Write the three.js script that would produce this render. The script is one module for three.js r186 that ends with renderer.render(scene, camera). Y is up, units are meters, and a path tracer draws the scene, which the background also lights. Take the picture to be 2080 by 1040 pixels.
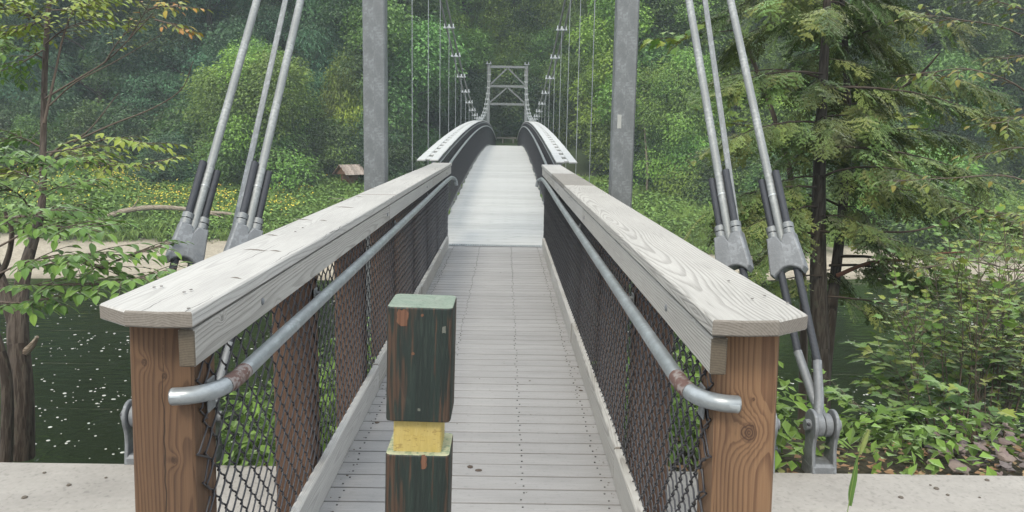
import * as THREE from 'three';
import { mergeGeometries } from 'three/addons/utils/BufferGeometryUtils.js';

// ---------------------------------------------------------------- camera, sky, sun, exposure
const scene = new THREE.Scene();
const FPX = 1650, EYE = 1.48, PITCH = Math.atan(251.8 / 1650), YAW = Math.atan((16.7 / 1650) * Math.cos(PITCH)), ROLL = 1.0 * Math.PI / 180;
const camera = new THREE.PerspectiveCamera(2 * Math.atan(520 / FPX) * 180 / Math.PI, 2, 0.05, 600);
const FWD = new THREE.Vector3(Math.sin(YAW) * Math.cos(PITCH), -Math.sin(PITCH), -Math.cos(YAW) * Math.cos(PITCH));
const R0 = new THREE.Vector3(Math.cos(YAW), 0, Math.sin(YAW)), U0 = new THREE.Vector3().crossVectors(R0, FWD);
const RIGHT = R0.clone().multiplyScalar(Math.cos(ROLL)).addScaledVector(U0, Math.sin(ROLL));
const UPV = U0.clone().multiplyScalar(Math.cos(ROLL)).addScaledVector(R0, -Math.sin(ROLL));
camera.position.set(0, EYE, 0);
camera.quaternion.setFromRotationMatrix(new THREE.Matrix4().makeBasis(RIGHT, UPV, FWD.clone().negate()));
scene.add(camera);

const SKY_LEVEL = 1.0;
{ // overcast sky: brighter towards the zenith, the same all round
  const W = 64, H = 128, d = new Float32Array(W * H * 4);
  for (let j = 0; j < H; j++) for (let i = 0; i < W; i++) {
    const s = Math.max(0, Math.sin(((j + 0.5) / H - 0.5) * Math.PI)), L = SKY_LEVEL * (0.86 + 0.26 * s), k = (j * W + i) * 4;
    d[k] = L * 0.95; d[k + 1] = L * 1.0; d[k + 2] = L * 1.05; d[k + 3] = 1;
  }
  const t = new THREE.DataTexture(d, W, H, THREE.RGBAFormat, THREE.FloatType);
  t.mapping = THREE.EquirectangularReflectionMapping; t.magFilter = THREE.LinearFilter; t.minFilter = THREE.LinearFilter; t.needsUpdate = true;
  scene.background = t; scene.environment = t;
}
const sun = new THREE.DirectionalLight(0xfff2dc, 1.5);
sun.position.set(-16, 50, 22); sun.target.position.set(0, 0, -20); sun.castShadow = true; sun.shadow.radius = 28;
Object.assign(sun.shadow.camera, { left: -70, right: 70, top: 70, bottom: -70, near: 1, far: 200 });
scene.add(sun, sun.target);
scene.fog = new THREE.FogExp2(0xd2e2e6, 0.0012);
const renderer = new THREE.WebGLRenderer({ antialias: true });
renderer.toneMapping = THREE.LinearToneMapping; renderer.toneMappingExposure = 2.0; renderer.shadowMap.enabled = true;

// ---------------------------------------------------------------- helpers
const V = (x, y, z) => new THREE.Vector3(x, y, z);
const P3 = (x, y, D) => new THREE.Vector3(x, y, -D);                      // D = metres ahead of the camera
function ray(px, py) { return FWD.clone().addScaledVector(RIGHT, (px - 1040) / FPX).addScaledVector(UPV, -(py - 520) / FPX); }
function at(px, py, D) { const d = ray(px, py); return V(0, EYE, 0).addScaledVector(d, D / -d.z); }
function atY(px, py, y) { const d = ray(px, py); return V(0, EYE, 0).addScaledVector(d, (y - EYE) / d.y); }
function rng(seed) { let s = seed | 0; return () => { s = (s + 0x6d2b79f5) | 0; let t = Math.imul(s ^ (s >>> 15), 1 | s); t = (t + Math.imul(t ^ (t >>> 7), 61 | t)) ^ t; return ((t ^ (t >>> 14)) >>> 0) / 4294967296; }; }
const lerp = (a, b, t) => a + (b - a) * t, clamp = (x, a = 0, b = 1) => Math.min(b, Math.max(a, x)), sstep = (a, b, x) => { const t = clamp((x - a) / (b - a)); return t * t * (3 - 2 * t); };
const hash = (i, j, s) => { let h = Math.imul(i, 374761393) ^ Math.imul(j, 668265263) ^ Math.imul(s + 1, 1274126177); h = Math.imul(h ^ (h >>> 13), 1274126177); return ((h ^ (h >>> 16)) >>> 0) / 4294967296; };
function vnoise(x, y, s = 0) {
  const i = Math.floor(x), j = Math.floor(y), a = x - i, b = y - j, u = a * a * (3 - 2 * a), v = b * b * (3 - 2 * b);
  return lerp(lerp(hash(i, j, s), hash(i + 1, j, s), u), lerp(hash(i, j + 1, s), hash(i + 1, j + 1, s), u), v);
}
const fbm = (x, y, s = 0, o = 4) => { let a = 0.5, r = 0, n = 0; for (let k = 0; k < o; k++) { r += a * vnoise(x, y, s + k * 17); n += a; x *= 2.03; y *= 2.03; a *= 0.5; } return r / n; };
const used = {};
function nm(name) { const k = used[name] = (used[name] ?? -1) + 1; return k ? `${name}_${String(k).padStart(3, '0')}` : name; }
function tag(o, label, category, group) { o.userData.label = label; if (category) o.userData.category = category; if (group) o.userData.group = group; return o; }
function thing(name, label, category, pos = V(0, 0, 0), group) { const o = new THREE.Group(); o.name = nm(name); o.position.copy(pos); scene.add(o); return tag(o, label, category, group); }
const shade = (m) => { m.castShadow = true; m.receiveShadow = true; return m; };
function part(parent, name, geo, mat, label) { const m = shade(new THREE.Mesh(geo, mat)); m.name = name; parent.add(m); if (label) m.userData.label = label; return m; }
function solo(name, geo, mat, label, category, group) { const m = shade(new THREE.Mesh(geo, mat)); m.name = nm(name); scene.add(m); return tag(m, label, category, group); }
function struct(name, geo, mat) { const m = shade(new THREE.Mesh(geo, mat)); m.name = nm(name); m.userData.kind = 'structure'; scene.add(m); return m; }
function inst(parent, name, geo, mat, mats, cols, stuff = true) {
  const m = shade(new THREE.InstancedMesh(geo, mat, mats.length)); m.name = name; m.frustumCulled = false;
  mats.forEach((x, i) => m.setMatrixAt(i, x)); if (cols) cols.forEach((c, i) => m.setColorAt(i, c));
  if (stuff) m.userData.kind = 'stuff'; parent.add(m); return m;
}
const lin = (r, g, b) => new THREE.Color().setRGB(r, g, b);
const TM = (pos, q = new THREE.Quaternion(), s = 1) => new THREE.Matrix4().compose(pos, q, typeof s === 'number' ? V(s, s, s) : s);
const quatTo = (from, to) => new THREE.Quaternion().setFromUnitVectors(from, to);
const YAX = V(0, 1, 0);

// ---------------------------------------------------------------- textures
const ALBEDO = 0.63; // brings the tones below, measured by eye in the photograph, to real reflectances
function tex(w, h, fn, rx, ry, mirror) {
  const c = new Uint8Array(w * h * 4), b = new Uint8Array(w * h * 4), g = (x) => Math.round(255 * (x <= 0.0031308 ? 12.92 * x : 1.055 * Math.pow(clamp(x), 1 / 2.4) - 0.055));
  for (let j = 0; j < h; j++) for (let i = 0; i < w; i++) {
    const [r, gg, bb, t] = ((q) => [q[0] * ALBEDO, q[1] * ALBEDO, q[2] * ALBEDO, q[3]])(fn(i / w, j / h)), k = (j * w + i) * 4, e = Math.round(255 * clamp(t));
    c[k] = g(clamp(r)); c[k + 1] = g(clamp(gg)); c[k + 2] = g(clamp(bb)); c[k + 3] = 255; b[k] = b[k + 1] = b[k + 2] = e; b[k + 3] = 255;
  }
  const mk = (d, srgb) => { const t = new THREE.DataTexture(d, w, h); t.wrapS = t.wrapT = mirror ? THREE.MirroredRepeatWrapping : THREE.RepeatWrapping; t.magFilter = THREE.LinearFilter; t.minFilter = THREE.LinearMipmapLinearFilter; t.repeat.set(rx, ry); if (srgb) t.colorSpace = THREE.SRGBColorSpace; t.needsUpdate = true; return t; };
  return { map: mk(c, true), bump: mk(b, false) };
}
const mix3 = (a, b, t) => [lerp(a[0], b[0], t), lerp(a[1], b[1], t), lerp(a[2], b[2], t)];
// flat-sawn wood: rings of a trunk cut along a slightly slanting plane, so that the grain closes in arches
function woodTex(seed, o) {
  const W = o.W ?? 0.25, L = o.L ?? 2, w = o.w ?? 256, h = o.h ?? 1024, knots = o.knots ?? [];
  return tex(w, h, (u, v) => {
    const y = v * L; let x = (u - 0.5 + (o.off ?? 0)) * W + (fbm(y * 1.2, 3, seed, 3) - 0.5) * 0.06;
    const d = (o.d0 ?? 0.02) + (o.slant ?? 0.03) * y + (fbm(y * 1.7, 9, seed + 5, 2) - 0.5) * 0.02;
    let r = Math.sqrt(x * x + d * d) + (fbm(u * W * 14, y * 2.2, seed + 9, 3) - 0.5) * (o.wave ?? 0.012), kn = 0, kr = 0;
    for (const [kx, ky, ks] of knots) {
      const ex = (u * W - kx), ey = (y - ky) / 1.25, e = Math.sqrt(ex * ex + ey * ey) + (fbm(u * 30, v * 90, seed + 3, 2) - 0.5) * ks * 0.25;
      r += ks * 1.6 * Math.exp(-(e * e) / (ks * ks * 3.2)); if (e < ks) { kn = Math.max(kn, sstep(ks, ks * 0.75, e)); kr = e / ks; }
    }
    const ring = r / (o.ring ?? 0.0075), f = ring - Math.floor(ring), late = sstep(0.35, 0.86, f) * (1 - sstep(0.93, 1, f));
    const fibre = fbm(u * W * 900, y * 14, seed + 21, 2), fine = fbm(u * W * 260, y * 5, seed + 31, 2), patch = fbm(u * W * 9, y * 2.1, seed + 41, 4);
    let c = mix3(o.early, o.late, clamp(late * (o.contrast ?? 0.8) + (fine - 0.5) * 0.5));
    const k = 0.8 + 0.28 * fibre + 0.22 * (patch - 0.5) * (o.patchy ?? 1); c = c.map((z) => z * k);
    if (o.stain) c = mix3(c, o.stain, sstep(0.52, 0.78, patch) * (o.stainK ?? 0.5));
    if (kn) c = mix3(c, o.knot ?? o.late.map((z) => z * 0.55), kn * (0.65 + 0.35 * Math.sin(kr * 26 + 6 * fbm(u * 20, v * 60, seed, 2))));
    let t = 0.55 - 0.4 * late + 0.3 * (fibre - 0.5) + 0.2 * (fine - 0.5);
    const crack = (o.cracks ?? []).reduce((m, [cx, y0, y1, wd]) => { if (y < y0 || y > y1) return m; const q = Math.abs(u * W - cx - (fbm(y * 9, 1, seed + 77, 3) - 0.5) * 0.02) / (wd * Math.sin(Math.PI * (y - y0) / (y1 - y0)) + 1e-5); return Math.max(m, 1 - sstep(0.5, 1, q)); }, 0);
    if (crack) { c = c.map((z) => z * (1 - 0.75 * crack)); t -= crack * 0.6; }
    if (o.paint) c = o.paint(c, u, v, late, fibre, patch, fine);
    return [c[0], c[1], c[2], t];
  }, 1 / W, 1 / L, true);
}
const GREY_E = [0.55, 0.535, 0.50], GREY_L = [0.35, 0.335, 0.31], BROWN_E = [0.27, 0.142, 0.076], BROWN_L = [0.12, 0.056, 0.03];
const std = (o) => new THREE.MeshStandardMaterial(o);
const withTex = (t, bs, o = {}) => std({ map: t.map, bumpMap: t.bump, bumpScale: bs, roughness: 0.82, ...o });
const tGrey = woodTex(11, { early: GREY_E, late: GREY_L, ring: 0.009, slant: 0.035, contrast: 0.75, w: 256, h: 1024, patchy: 0.8 });
const tGreyPlain = woodTex(23, { early: [0.58, 0.57, 0.545], late: [0.44, 0.43, 0.41], ring: 0.006, slant: 0.01, d0: 0.06, contrast: 0.6, patchy: 1.0, cracks: [[0.05, 0.2, 0.75, 0.0016], [0.16, 0.9, 1.5, 0.0014]] });
const tGreyKnot = woodTex(37, { early: GREY_E, late: GREY_L, ring: 0.008, slant: 0.02, knots: [[0.05, 0.35, 0.011], [0.1, 1.1, 0.014], [0.19, 1.6, 0.009]], contrast: 0.7 });
const tGreyDark = woodTex(41, { early: [0.36, 0.34, 0.31], late: [0.24, 0.225, 0.205], ring: 0.006, slant: 0.02, contrast: 0.7 });
const tEnd = tex(256, 256, (u, v) => { const x = (u - 0.35) * 0.25, y = (v + 0.25) * 0.25, r = Math.hypot(x, y) + (fbm(u * 8, v * 8, 5, 3) - 0.5) * 0.006, f = r / 0.006 - Math.floor(r / 0.006), l = sstep(0.4, 0.9, f) * (1 - sstep(0.94, 1, f)), n = fbm(u * 60, v * 60, 8, 3); const c = mix3([0.27, 0.245, 0.215], [0.17, 0.152, 0.132], l * 0.7 + (n - 0.5) * 0.8); return [...c, 0.5 - 0.3 * l + 0.5 * (n - 0.5)]; }, 4, 4, true);
const brown = { early: BROWN_E, late: BROWN_L, ring: 0.0085, contrast: 0.68, patchy: 1.7, wave: 0.016 };
const tPostL = woodTex(51, { ...brown, slant: 0.035, d0: 0.03, W: 0.25, early: [0.185, 0.104, 0.056], late: [0.085, 0.043, 0.024], knots: [[0.032, 1.22, 0.0085], [0.079, 1.187, 0.0075], [0.098, 0.975, 0.0095]], cracks: [[0.076, 0.5, 1.3, 0.0024]] });
const tPostR = woodTex(57, { ...brown, early: [0.275, 0.158, 0.083], slant: 0.02, d0: 0.035, W: 0.25, knots: [[0.081, 1.065, 0.0235], [0.05, 1.16, 0.005], [0.09, 1.15, 0.004]] });
const tPost = woodTex(63, { ...brown, early: [0.165, 0.092, 0.058], late: [0.085, 0.043, 0.026], slant: 0.03, knots: [[0.09, 0.7, 0.009], [0.16, 1.3, 0.012]], h: 512 });
const mGrey = withTex(tGrey, 0.0022), mGreyPlain = withTex(tGreyPlain, 0.0014), mGreyKnot = withTex(tGreyKnot, 0.0016), mGreyDark = withTex(tGreyDark, 0.0014), mEnd = withTex(tEnd, 0.001, { roughness: 0.9 });
const mPostL = withTex(tPostL, 0.0012), mPostR = withTex(tPostR, 0.0012), mPost = withTex(tPost, 0.001);
const tComp = tex(512, 256, (u, v) => { const f = fbm(u * 9, v * 130, 71, 3), p = fbm(u * 5, v * 7, 72, 4), s = fbm(u * 60, v * 60, 73, 2); const d = sstep(0.72, 0.8, s) * 0.12; const k = 0.86 + 0.2 * f + 0.22 * (p - 0.5) - d; return [0.395 * k, 0.39 * k, 0.386 * k, 0.5 + (f - 0.5) * 0.8]; }, 0.9, 2.5, true);
const mComp = [1, 0.94, 1.05, 0.98].map((k) => withTex(tComp, 0.0006, { roughness: 0.72, color: lin(k, k, k * 1.005) }));
const tDeck = tex(512, 256, (u, v) => { const f = fbm(u * 6, v * 40, 81, 3), p = fbm(u * 5, v * 6, 82, 4), s = sstep(0.6, 0.75, fbm(u * 14, v * 10, 83, 4)); const k = 0.88 + 0.14 * f + 0.2 * (p - 0.5) - 0.1 * s; return [0.60 * k, 0.61 * k, 0.605 * k, 0.5 + (f - 0.5) * 0.6]; }, 0.6, 1.7, true);
const mDeck = [1, 0.93, 1.04, 0.98, 0.9].map((k) => withTex(tDeck, 0.0006, { roughness: 0.5, color: lin(k, k, k * 0.99) }));
const tGalv = tex(512, 512, (u, v) => { const a = vnoise(u * 34, v * 34, 91), b = fbm(u * 9, v * 6, 92, 4), c = fbm(u * 70, v * 70, 93, 2); const k = 0.8 + 0.22 * (a > 0.5 ? 1 : 0) * sstep(0.3, 0.7, b) + 0.3 * (b - 0.5) + 0.16 * (c - 0.5); return [0.30 * k, 0.322 * k, 0.335 * k, 0.5 + (c - 0.5) * 0.5]; }, 2, 2);
const mGalv = withTex(tGalv, 0.0003, { roughness: 0.5, metalness: 0.25 });
const mGalvLight = withTex(tGalv, 0.0003, { roughness: 0.42, metalness: 0.3, color: lin(1.7, 1.72, 1.72) });
const mTube = withTex(tGalv, 0.0003, { roughness: 0.38, metalness: 0.45, color: lin(1.75, 1.78, 1.8) });
const mCast = withTex(tGalv, 0.0012, { roughness: 0.6, metalness: 0.3, color: lin(1.02, 1.01, 1.03) });
const mRailEnd = withTex(tEnd, 0.001, { roughness: 0.9, color: lin(0.55, 0.5, 0.42) });
const mRodDark = std({ color: lin(0.065, 0.07, 0.082), roughness: 0.55, metalness: 0.4 });
const mStrand = withTex(tGalv, 0.0006, { roughness: 0.55, metalness: 0.3, color: lin(1.3, 1.29, 1.25) });
const mWire = std({ color: lin(0.028, 0.028, 0.034), roughness: 0.38 });
const tRust = tex(128, 128, (u, v) => { const n = fbm(u * 9, v * 9, 101, 4); const c = mix3([0.155, 0.085, 0.07], [0.33, 0.29, 0.275], sstep(0.45, 0.7, n)); return [...c, n]; }, 8, 8);
const mRust = withTex(tRust, 0.0005, { roughness: 0.8 });
const tConc = tex(1024, 512, (u, v) => { const p = fbm(u * 6, v * 5, 111, 5), f = fbm(u * 150, v * 90, 112, 2), s = fbm(u * 30, v * 26, 113, 3), st = fbm(u * 5, v * 34, 114, 3); let k = 0.86 + 0.3 * (p - 0.5) + 0.14 * (f - 0.5) + 0.1 * (st - 0.5); const pit = sstep(0.79, 0.86, vnoise(u * 220, v * 130, 115)) * 0.14; k -= pit; k -= 0.10 * sstep(0.62, 0.85, s); return [0.49 * k, 0.465 * k, 0.43 * k, 0.6 + (f - 0.5) * 0.4 - pit]; }, 0.33, 0.5);
const mConc = withTex(tConc, 0.0015, { roughness: 0.92 });
const tBark = tex(256, 512, (u, v) => { const r = fbm(u * 26 + 2 * fbm(u * 5, v * 6, 120, 3), v * 9, 121, 4), m = fbm(u * 7, v * 5, 122, 4), l = sstep(0.64, 0.72, fbm(u * 13, v * 15, 123, 3)); let c = mix3([0.075, 0.058, 0.045], [0.19, 0.165, 0.14], sstep(0.35, 0.7, r)); c = mix3(c, [0.20, 0.22, 0.17], l * 0.55 * m); return [...c, r]; }, 3, 1.2);
const mBark = withTex(tBark, 0.008, { roughness: 0.95 }), mBarkDark = withTex(tBark, 0.008, { roughness: 0.95, color: lin(0.55, 0.5, 0.47) }), mBarkPale = withTex(tBark, 0.006, { roughness: 0.95, color: lin(2.4, 2.35, 2.2) }), mTwig = std({ color: lin(0.085, 0.065, 0.05), roughness: 0.9 }), mTwigRed = std({ color: lin(0.16, 0.075, 0.05), roughness: 0.9 });
const paintTex = woodTex(131, { W: 0.2, L: 0.6, w: 512, h: 1024, early: [0.16, 0.075, 0.04], late: [0.07, 0.032, 0.018], ring: 0.006, slant: 0.06, d0: 0.02, knots: [[0.135, 0.34, 0.012]],
  paint: (c, u, v, late, fibre, patch, fine) => {
    const worn = fbm(u * 34, v * 7, 133, 4), big = fbm(u * 5, v * 4, 134, 3), scratch = sstep(0.66, 0.72, fbm(u * 60, v * 12, 136, 3));
    let g = mix3([0.004, 0.011, 0.0095], [0.011, 0.028, 0.022], fine); g = mix3(g, [0.09, 0.115, 0.09], scratch * 0.14);
    const bare = clamp(sstep(0.51, 0.62, worn * 0.6 + big * 0.45 - 0.01) * 0.62 + late * 0.12 * sstep(0.4, 0.7, big));
    return mix3(g, c.map((z) => z * 0.8), bare);
  } });
const mGreenPaint = withTex(paintTex, 0.0016, { roughness: 0.55 });
const tFaded = tex(256, 256, (u, v) => { const r = Math.hypot(u - 0.62, (v - 0.55) * 1.3) * 22 + 3 * fbm(u * 6, v * 6, 141, 3), l = 0.5 + 0.5 * Math.sin(r), n = fbm(u * 40, v * 40, 142, 3), p = fbm(u * 5, v * 5, 143, 3); const c = mix3(mix3([0.20, 0.275, 0.215], [0.29, 0.335, 0.275], p), [0.11, 0.165, 0.125], l * 0.22 + sstep(0.6, 0.7, n) * 0.5); return [...c, 0.5 - 0.3 * l + 0.4 * (n - 0.5)]; }, 7, 7);
const mFaded = withTex(tFaded, 0.001, { roughness: 0.85 });
const tYellow = tex(256, 256, (u, v) => { const n = fbm(u * 12, v * 5, 151, 4), s = sstep(0.68, 0.76, fbm(u * 16, v * 40, 152, 3)), w = fbm(u * 70, v * 12, 153, 2); let c = mix3([0.50, 0.38, 0.10], [0.58, 0.46, 0.165], n); c = mix3(c, [0.30, 0.2, 0.06], s * 0.6); c = c.map((z) => z * (0.9 + 0.2 * w)); return [...c, 0.5 + 0.5 * (w - 0.5)]; }, 7, 7);
const mYellow = withTex(tYellow, 0.0008, { roughness: 0.7 });
const tLedge = tex(128, 128, (u, v) => { const n = fbm(u * 14, v * 14, 161, 4); const c = mix3([0.47, 0.48, 0.31], [0.25, 0.32, 0.2], sstep(0.5, 0.72, n)); return [...c, n]; }, 9, 9);
const mLedge = withTex(tLedge, 0.0015, { roughness: 0.85 });
const tGround = tex(512, 512, (u, v) => { const n = fbm(u * 30, v * 30, 171, 4), f = fbm(u * 140, v * 140, 172, 2), k = 0.72 + 0.5 * (n - 0.5) + 0.45 * (f - 0.5) + 0.15; return [k, k, k, 0.5 + 0.7 * (f - 0.5) + 0.4 * (n - 0.5)]; }, 0.25, 0.25);
const mGround = withTex(tGround, 0.03, { roughness: 0.98, vertexColors: true });

// ---------------------------------------------------------------- geometry helpers
// gives planks their grain: v runs along axis `long`, u across; faces across the grain go into group 1
function grain(geo, long, ou = 0, ov = 0) {
  const g = geo.index ? geo.toNonIndexed() : geo, p = g.attributes.position, side = [], end = [], a = V(), b = V(), c = V(), n = V();
  for (let i = 0; i < p.count; i += 3) {
    a.fromBufferAttribute(p, i); b.fromBufferAttribute(p, i + 1); c.fromBufferAttribute(p, i + 2); n.copy(b).sub(a).cross(c.clone().sub(a)).normalize();
    const o = ['x', 'y', 'z'].filter((k) => k !== long), isEnd = Math.abs(n[long]) > 0.6;
    const across = Math.abs(n[o[0]]) > Math.abs(n[o[1]]) ? o[1] : o[0];
    for (const q of [a, b, c]) (isEnd ? end : side).push([q.clone(), n.clone(), isEnd ? q[o[0]] + ou : q[across] + ou + (across === o[0] ? 0 : 0.11), isEnd ? q[o[1]] + ov : q[long] + ov]);
  }
  const all = [...side, ...end], out = new THREE.BufferGeometry();
  out.setAttribute('position', new THREE.BufferAttribute(new Float32Array(all.flatMap((e) => [e[0].x, e[0].y, e[0].z])), 3));
  out.setAttribute('normal', new THREE.BufferAttribute(new Float32Array(all.flatMap((e) => [e[1].x, e[1].y, e[1].z])), 3));
  out.setAttribute('uv', new THREE.BufferAttribute(new Float32Array(all.flatMap((e) => [e[2], e[3]])), 2));
  out.addGroup(0, side.length, 0); out.addGroup(side.length, end.length, 1);
  return out;
}
// box with chamfered edges, centred
function chamfer(w, h, l, c = 0.003) {
  const x = w / 2, y = h / 2, z = l / 2, pts = [];
  for (const sx of [-1, 1]) for (const sy of [-1, 1]) for (const sz of [-1, 1]) for (const k of [0, 1, 2]) pts.push([sx * (x - (k === 0 ? 0 : c)), sy * (y - (k === 1 ? 0 : c)), sz * (z - (k === 2 ? 0 : c))]);
  const id = (sx, sy, sz, k) => ((sx > 0 ? 4 : 0) + (sy > 0 ? 2 : 0) + (sz > 0 ? 1 : 0)) * 3 + k, tri = [], f = (A, B, C, D) => { tri.push([A, B, C]); if (D !== undefined) tri.push([A, C, D]); };
  for (const s of [-1, 1]) { f(id(s, -1, -1, 0), id(s, 1, -1, 0), id(s, 1, 1, 0), id(s, -1, 1, 0)); f(id(-1, s, -1, 1), id(1, s, -1, 1), id(1, s, 1, 1), id(-1, s, 1, 1)); f(id(-1, -1, s, 2), id(1, -1, s, 2), id(1, 1, s, 2), id(-1, 1, s, 2)); }
  for (const s of [-1, 1]) for (const t of [-1, 1]) { f(id(s, t, -1, 0), id(s, t, 1, 0), id(s, t, 1, 1), id(s, t, -1, 1)); f(id(s, -1, t, 0), id(s, 1, t, 0), id(s, 1, t, 2), id(s, -1, t, 2)); f(id(-1, s, t, 1), id(1, s, t, 1), id(1, s, t, 2), id(-1, s, t, 2)); for (const q of [-1, 1]) f(id(q, s, t, 0), id(q, s, t, 1), id(q, s, t, 2)); }
  const pos = []; const A = V(), B = V(), C = V();
  for (const [i, j, k] of tri) { A.set(...pts[i]); B.set(...pts[j]); C.set(...pts[k]); const n = B.clone().sub(A).cross(C.clone().sub(A)), m = A.clone().add(B).add(C); const o = n.dot(m) < 0 ? [A, C, B] : [A, B, C]; for (const q of o) pos.push(q.x, q.y, q.z); }
  const g = new THREE.BufferGeometry(); g.setAttribute('position', new THREE.BufferAttribute(new Float32Array(pos), 3)); g.computeVertexNormals();
  g.setAttribute('uv', new THREE.BufferAttribute(new Float32Array(pos.length / 3 * 2), 2)); return g;
}
const wood = (w, h, l, long, ou = 0, ov = 0, c = 0.003) => grain(chamfer(w, h, l, c), long, ou, ov);
function metalBox(w, h, l, c = 0.003) { // uv in metres on every face
  const g = chamfer(w, h, l, c), p = g.attributes.position, n = g.attributes.normal, uv = g.attributes.uv;
  for (let i = 0; i < p.count; i++) { const ax = Math.abs(n.getX(i)), ay = Math.abs(n.getY(i)), az = Math.abs(n.getZ(i)); if (ax >= ay && ax >= az) uv.setXY(i, p.getZ(i), p.getY(i)); else if (ay >= az) uv.setXY(i, p.getX(i), p.getZ(i)); else uv.setXY(i, p.getX(i), p.getY(i)); }
  return g;
}
function scaleUV(g, su, sv) { const u = g.attributes.uv; for (let i = 0; i < u.count; i++) u.setXY(i, u.getX(i) * su, u.getY(i) * sv); return g; }
// a tube along points with its own radius at each
function limb(pts, radii, sides = 6, cap = true, uvr = 1) {
  const n = pts.length, pos = [], nor = [], uv = [], idx = []; let up = V(0.31, 0.2, 0.93), len = 0;
  for (let i = 0; i < n; i++) {
    const t = (i < n - 1 ? pts[i + 1].clone().sub(pts[i]) : pts[i].clone().sub(pts[i - 1])); if (i > 0 && i < n - 1) t.normalize().add(pts[i].clone().sub(pts[i - 1]).normalize()); t.normalize();
    const a = up.clone().addScaledVector(t, -up.dot(t)).normalize(), b = V().crossVectors(t, a); up = a; if (i) len += pts[i].distanceTo(pts[i - 1]);
    const r = Array.isArray(radii) ? radii[i] : radii;
    for (let k = 0; k <= sides; k++) { const th = k / sides * Math.PI * 2, d = a.clone().multiplyScalar(Math.cos(th)).addScaledVector(b, Math.sin(th)); pos.push(pts[i].x + d.x * r, pts[i].y + d.y * r, pts[i].z + d.z * r); nor.push(d.x, d.y, d.z); uv.push(k / sides * uvr * 2 * Math.PI * r, len); }
  }
  for (let i = 0; i < n - 1; i++) for (let k = 0; k < sides; k++) { const q = i * (sides + 1) + k, w = q + sides + 1; idx.push(q, q + 1, w, w, q + 1, w + 1); }
  if (cap) for (const e of [0, n - 1]) { const base = pos.length / 3, t = e ? pts[n - 1].clone().sub(pts[n - 2]).normalize() : pts[0].clone().sub(pts[1]).normalize(); for (let k = 0; k < sides; k++) { const s = (e * (sides + 1) + k) * 3; pos.push(pos[s], pos[s + 1], pos[s + 2]); nor.push(t.x, t.y, t.z); uv.push(pos[s] * 1, pos[s + 1]); } for (let k = 1; k < sides - 1; k++) e ? idx.push(base, base + k, base + k + 1) : idx.push(base, base + k + 1, base + k); }
  const g = new THREE.BufferGeometry(); g.setAttribute('position', new THREE.Float32BufferAttribute(pos, 3)); g.setAttribute('normal', new THREE.Float32BufferAttribute(nor, 3)); g.setAttribute('uv', new THREE.Float32BufferAttribute(uv, 2)); g.setIndex(idx); return g;
}
const curve = (pts, n) => new THREE.CatmullRomCurve3(pts).getPoints(n);
const merge = (l) => mergeGeometries(l.map((g) => { const q = g.index ? g.toNonIndexed() : g.clone(); q.clearGroups(); return q; }));
const moved = (g, m) => g.clone().applyMatrix4(m);
const mv = (g, x, y, z) => g.translate(x, y, z);


// ---------------------------------------------------------------- setting: ground, river, slabs
const WATER = -4.5;
const shoreD = (x) => 32.6 + 0.075 * x + 1.2 * (fbm(x * 0.12, 4, 201, 3) - 0.5);
function groundY(x, D) {
  const n = (fbm(x * 0.35, D * 0.35, 211, 4) - 0.5), sh = shoreD(x);
  const lf = 1 - sstep(-2.4, -1.2, x), near = lerp(-0.46 - 0.75 * lf * sstep(4.3, 4.45, D), -5.6, sstep(4.5 - 0.5 * lf, 11.5 - 2 * lf + 1.5 * n, D));
  if (D < 20) return near + n * 0.25 * sstep(4.6, 6, D);
  const k = D - sh; let y;
  if (k < 0) y = lerp(WATER - 0.02, -5.6, sstep(0, -5, k));
  else if (k < 5) y = WATER - 0.02 + k * 0.11; else if (k < 17) y = WATER + 0.53 + (k - 5) * 0.148; else if (k < 24) y = WATER + 2.31 + (k - 17) * 0.16; else y = WATER + 3.43 + (k - 24) * 0.3;
  return y + n * 0.5 * sstep(1, 6, k);
}
{
  const xs = [], ds = []; for (let x = -170; x <= 170.01; x += Math.abs(x) < 45 ? 0.9 : 5) xs.push(x);
  for (let d = -40; d <= 220; d += d < 3 ? 3 : d < 14 ? 0.5 : d < 28 ? 2 : d < 62 ? 0.6 : 6) ds.push(d);
  const pos = [], uv = [], col = [], idx = [];
  for (const d of ds) for (const x of xs) {
    pos.push(x, groundY(x, d), -d); uv.push(x, d);
    const k = d - shoreD(x), n = fbm(x * 0.5, d * 0.5, 221, 4), sandEnd = 6.2 + 4 * (n - 0.5) + (x > 0 ? -1.2 : 0.6);
    let c = mix3([0.05, 0.05, 0.024], [0.055, 0.075, 0.025], n);
    if (d > 50) c = mix3(c, [0.085, 0.15, 0.045], sstep(52, 64, d) * (0.5 + 0.5 * n)); if (d < 20) c = mix3([0.09, 0.07, 0.045], [0.06, 0.06, 0.03], n);
    const wet = 1 - sstep(0.3, 1.6, k + n);
    if (k > -8 && d > 20) c = mix3(mix3([0.52, 0.46, 0.36], [0.27, 0.23, 0.165], wet), c, sstep(sandEnd - 0.8, sandEnd + 0.6, k));
    col.push(...c);
  }
  for (let j = 0; j < ds.length - 1; j++) for (let i = 0; i < xs.length - 1; i++) { const a = j * xs.length + i, b = a + xs.length; idx.push(a, a + 1, b, a + 1, b + 1, b); }
  const g = new THREE.BufferGeometry(); g.setAttribute('position', new THREE.Float32BufferAttribute(pos, 3)); g.setAttribute('uv', new THREE.Float32BufferAttribute(uv, 2)); g.setAttribute('color', new THREE.Float32BufferAttribute(col, 3)); g.setIndex(idx); g.computeVertexNormals();
  struct('ground', g, mGround);
}
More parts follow.
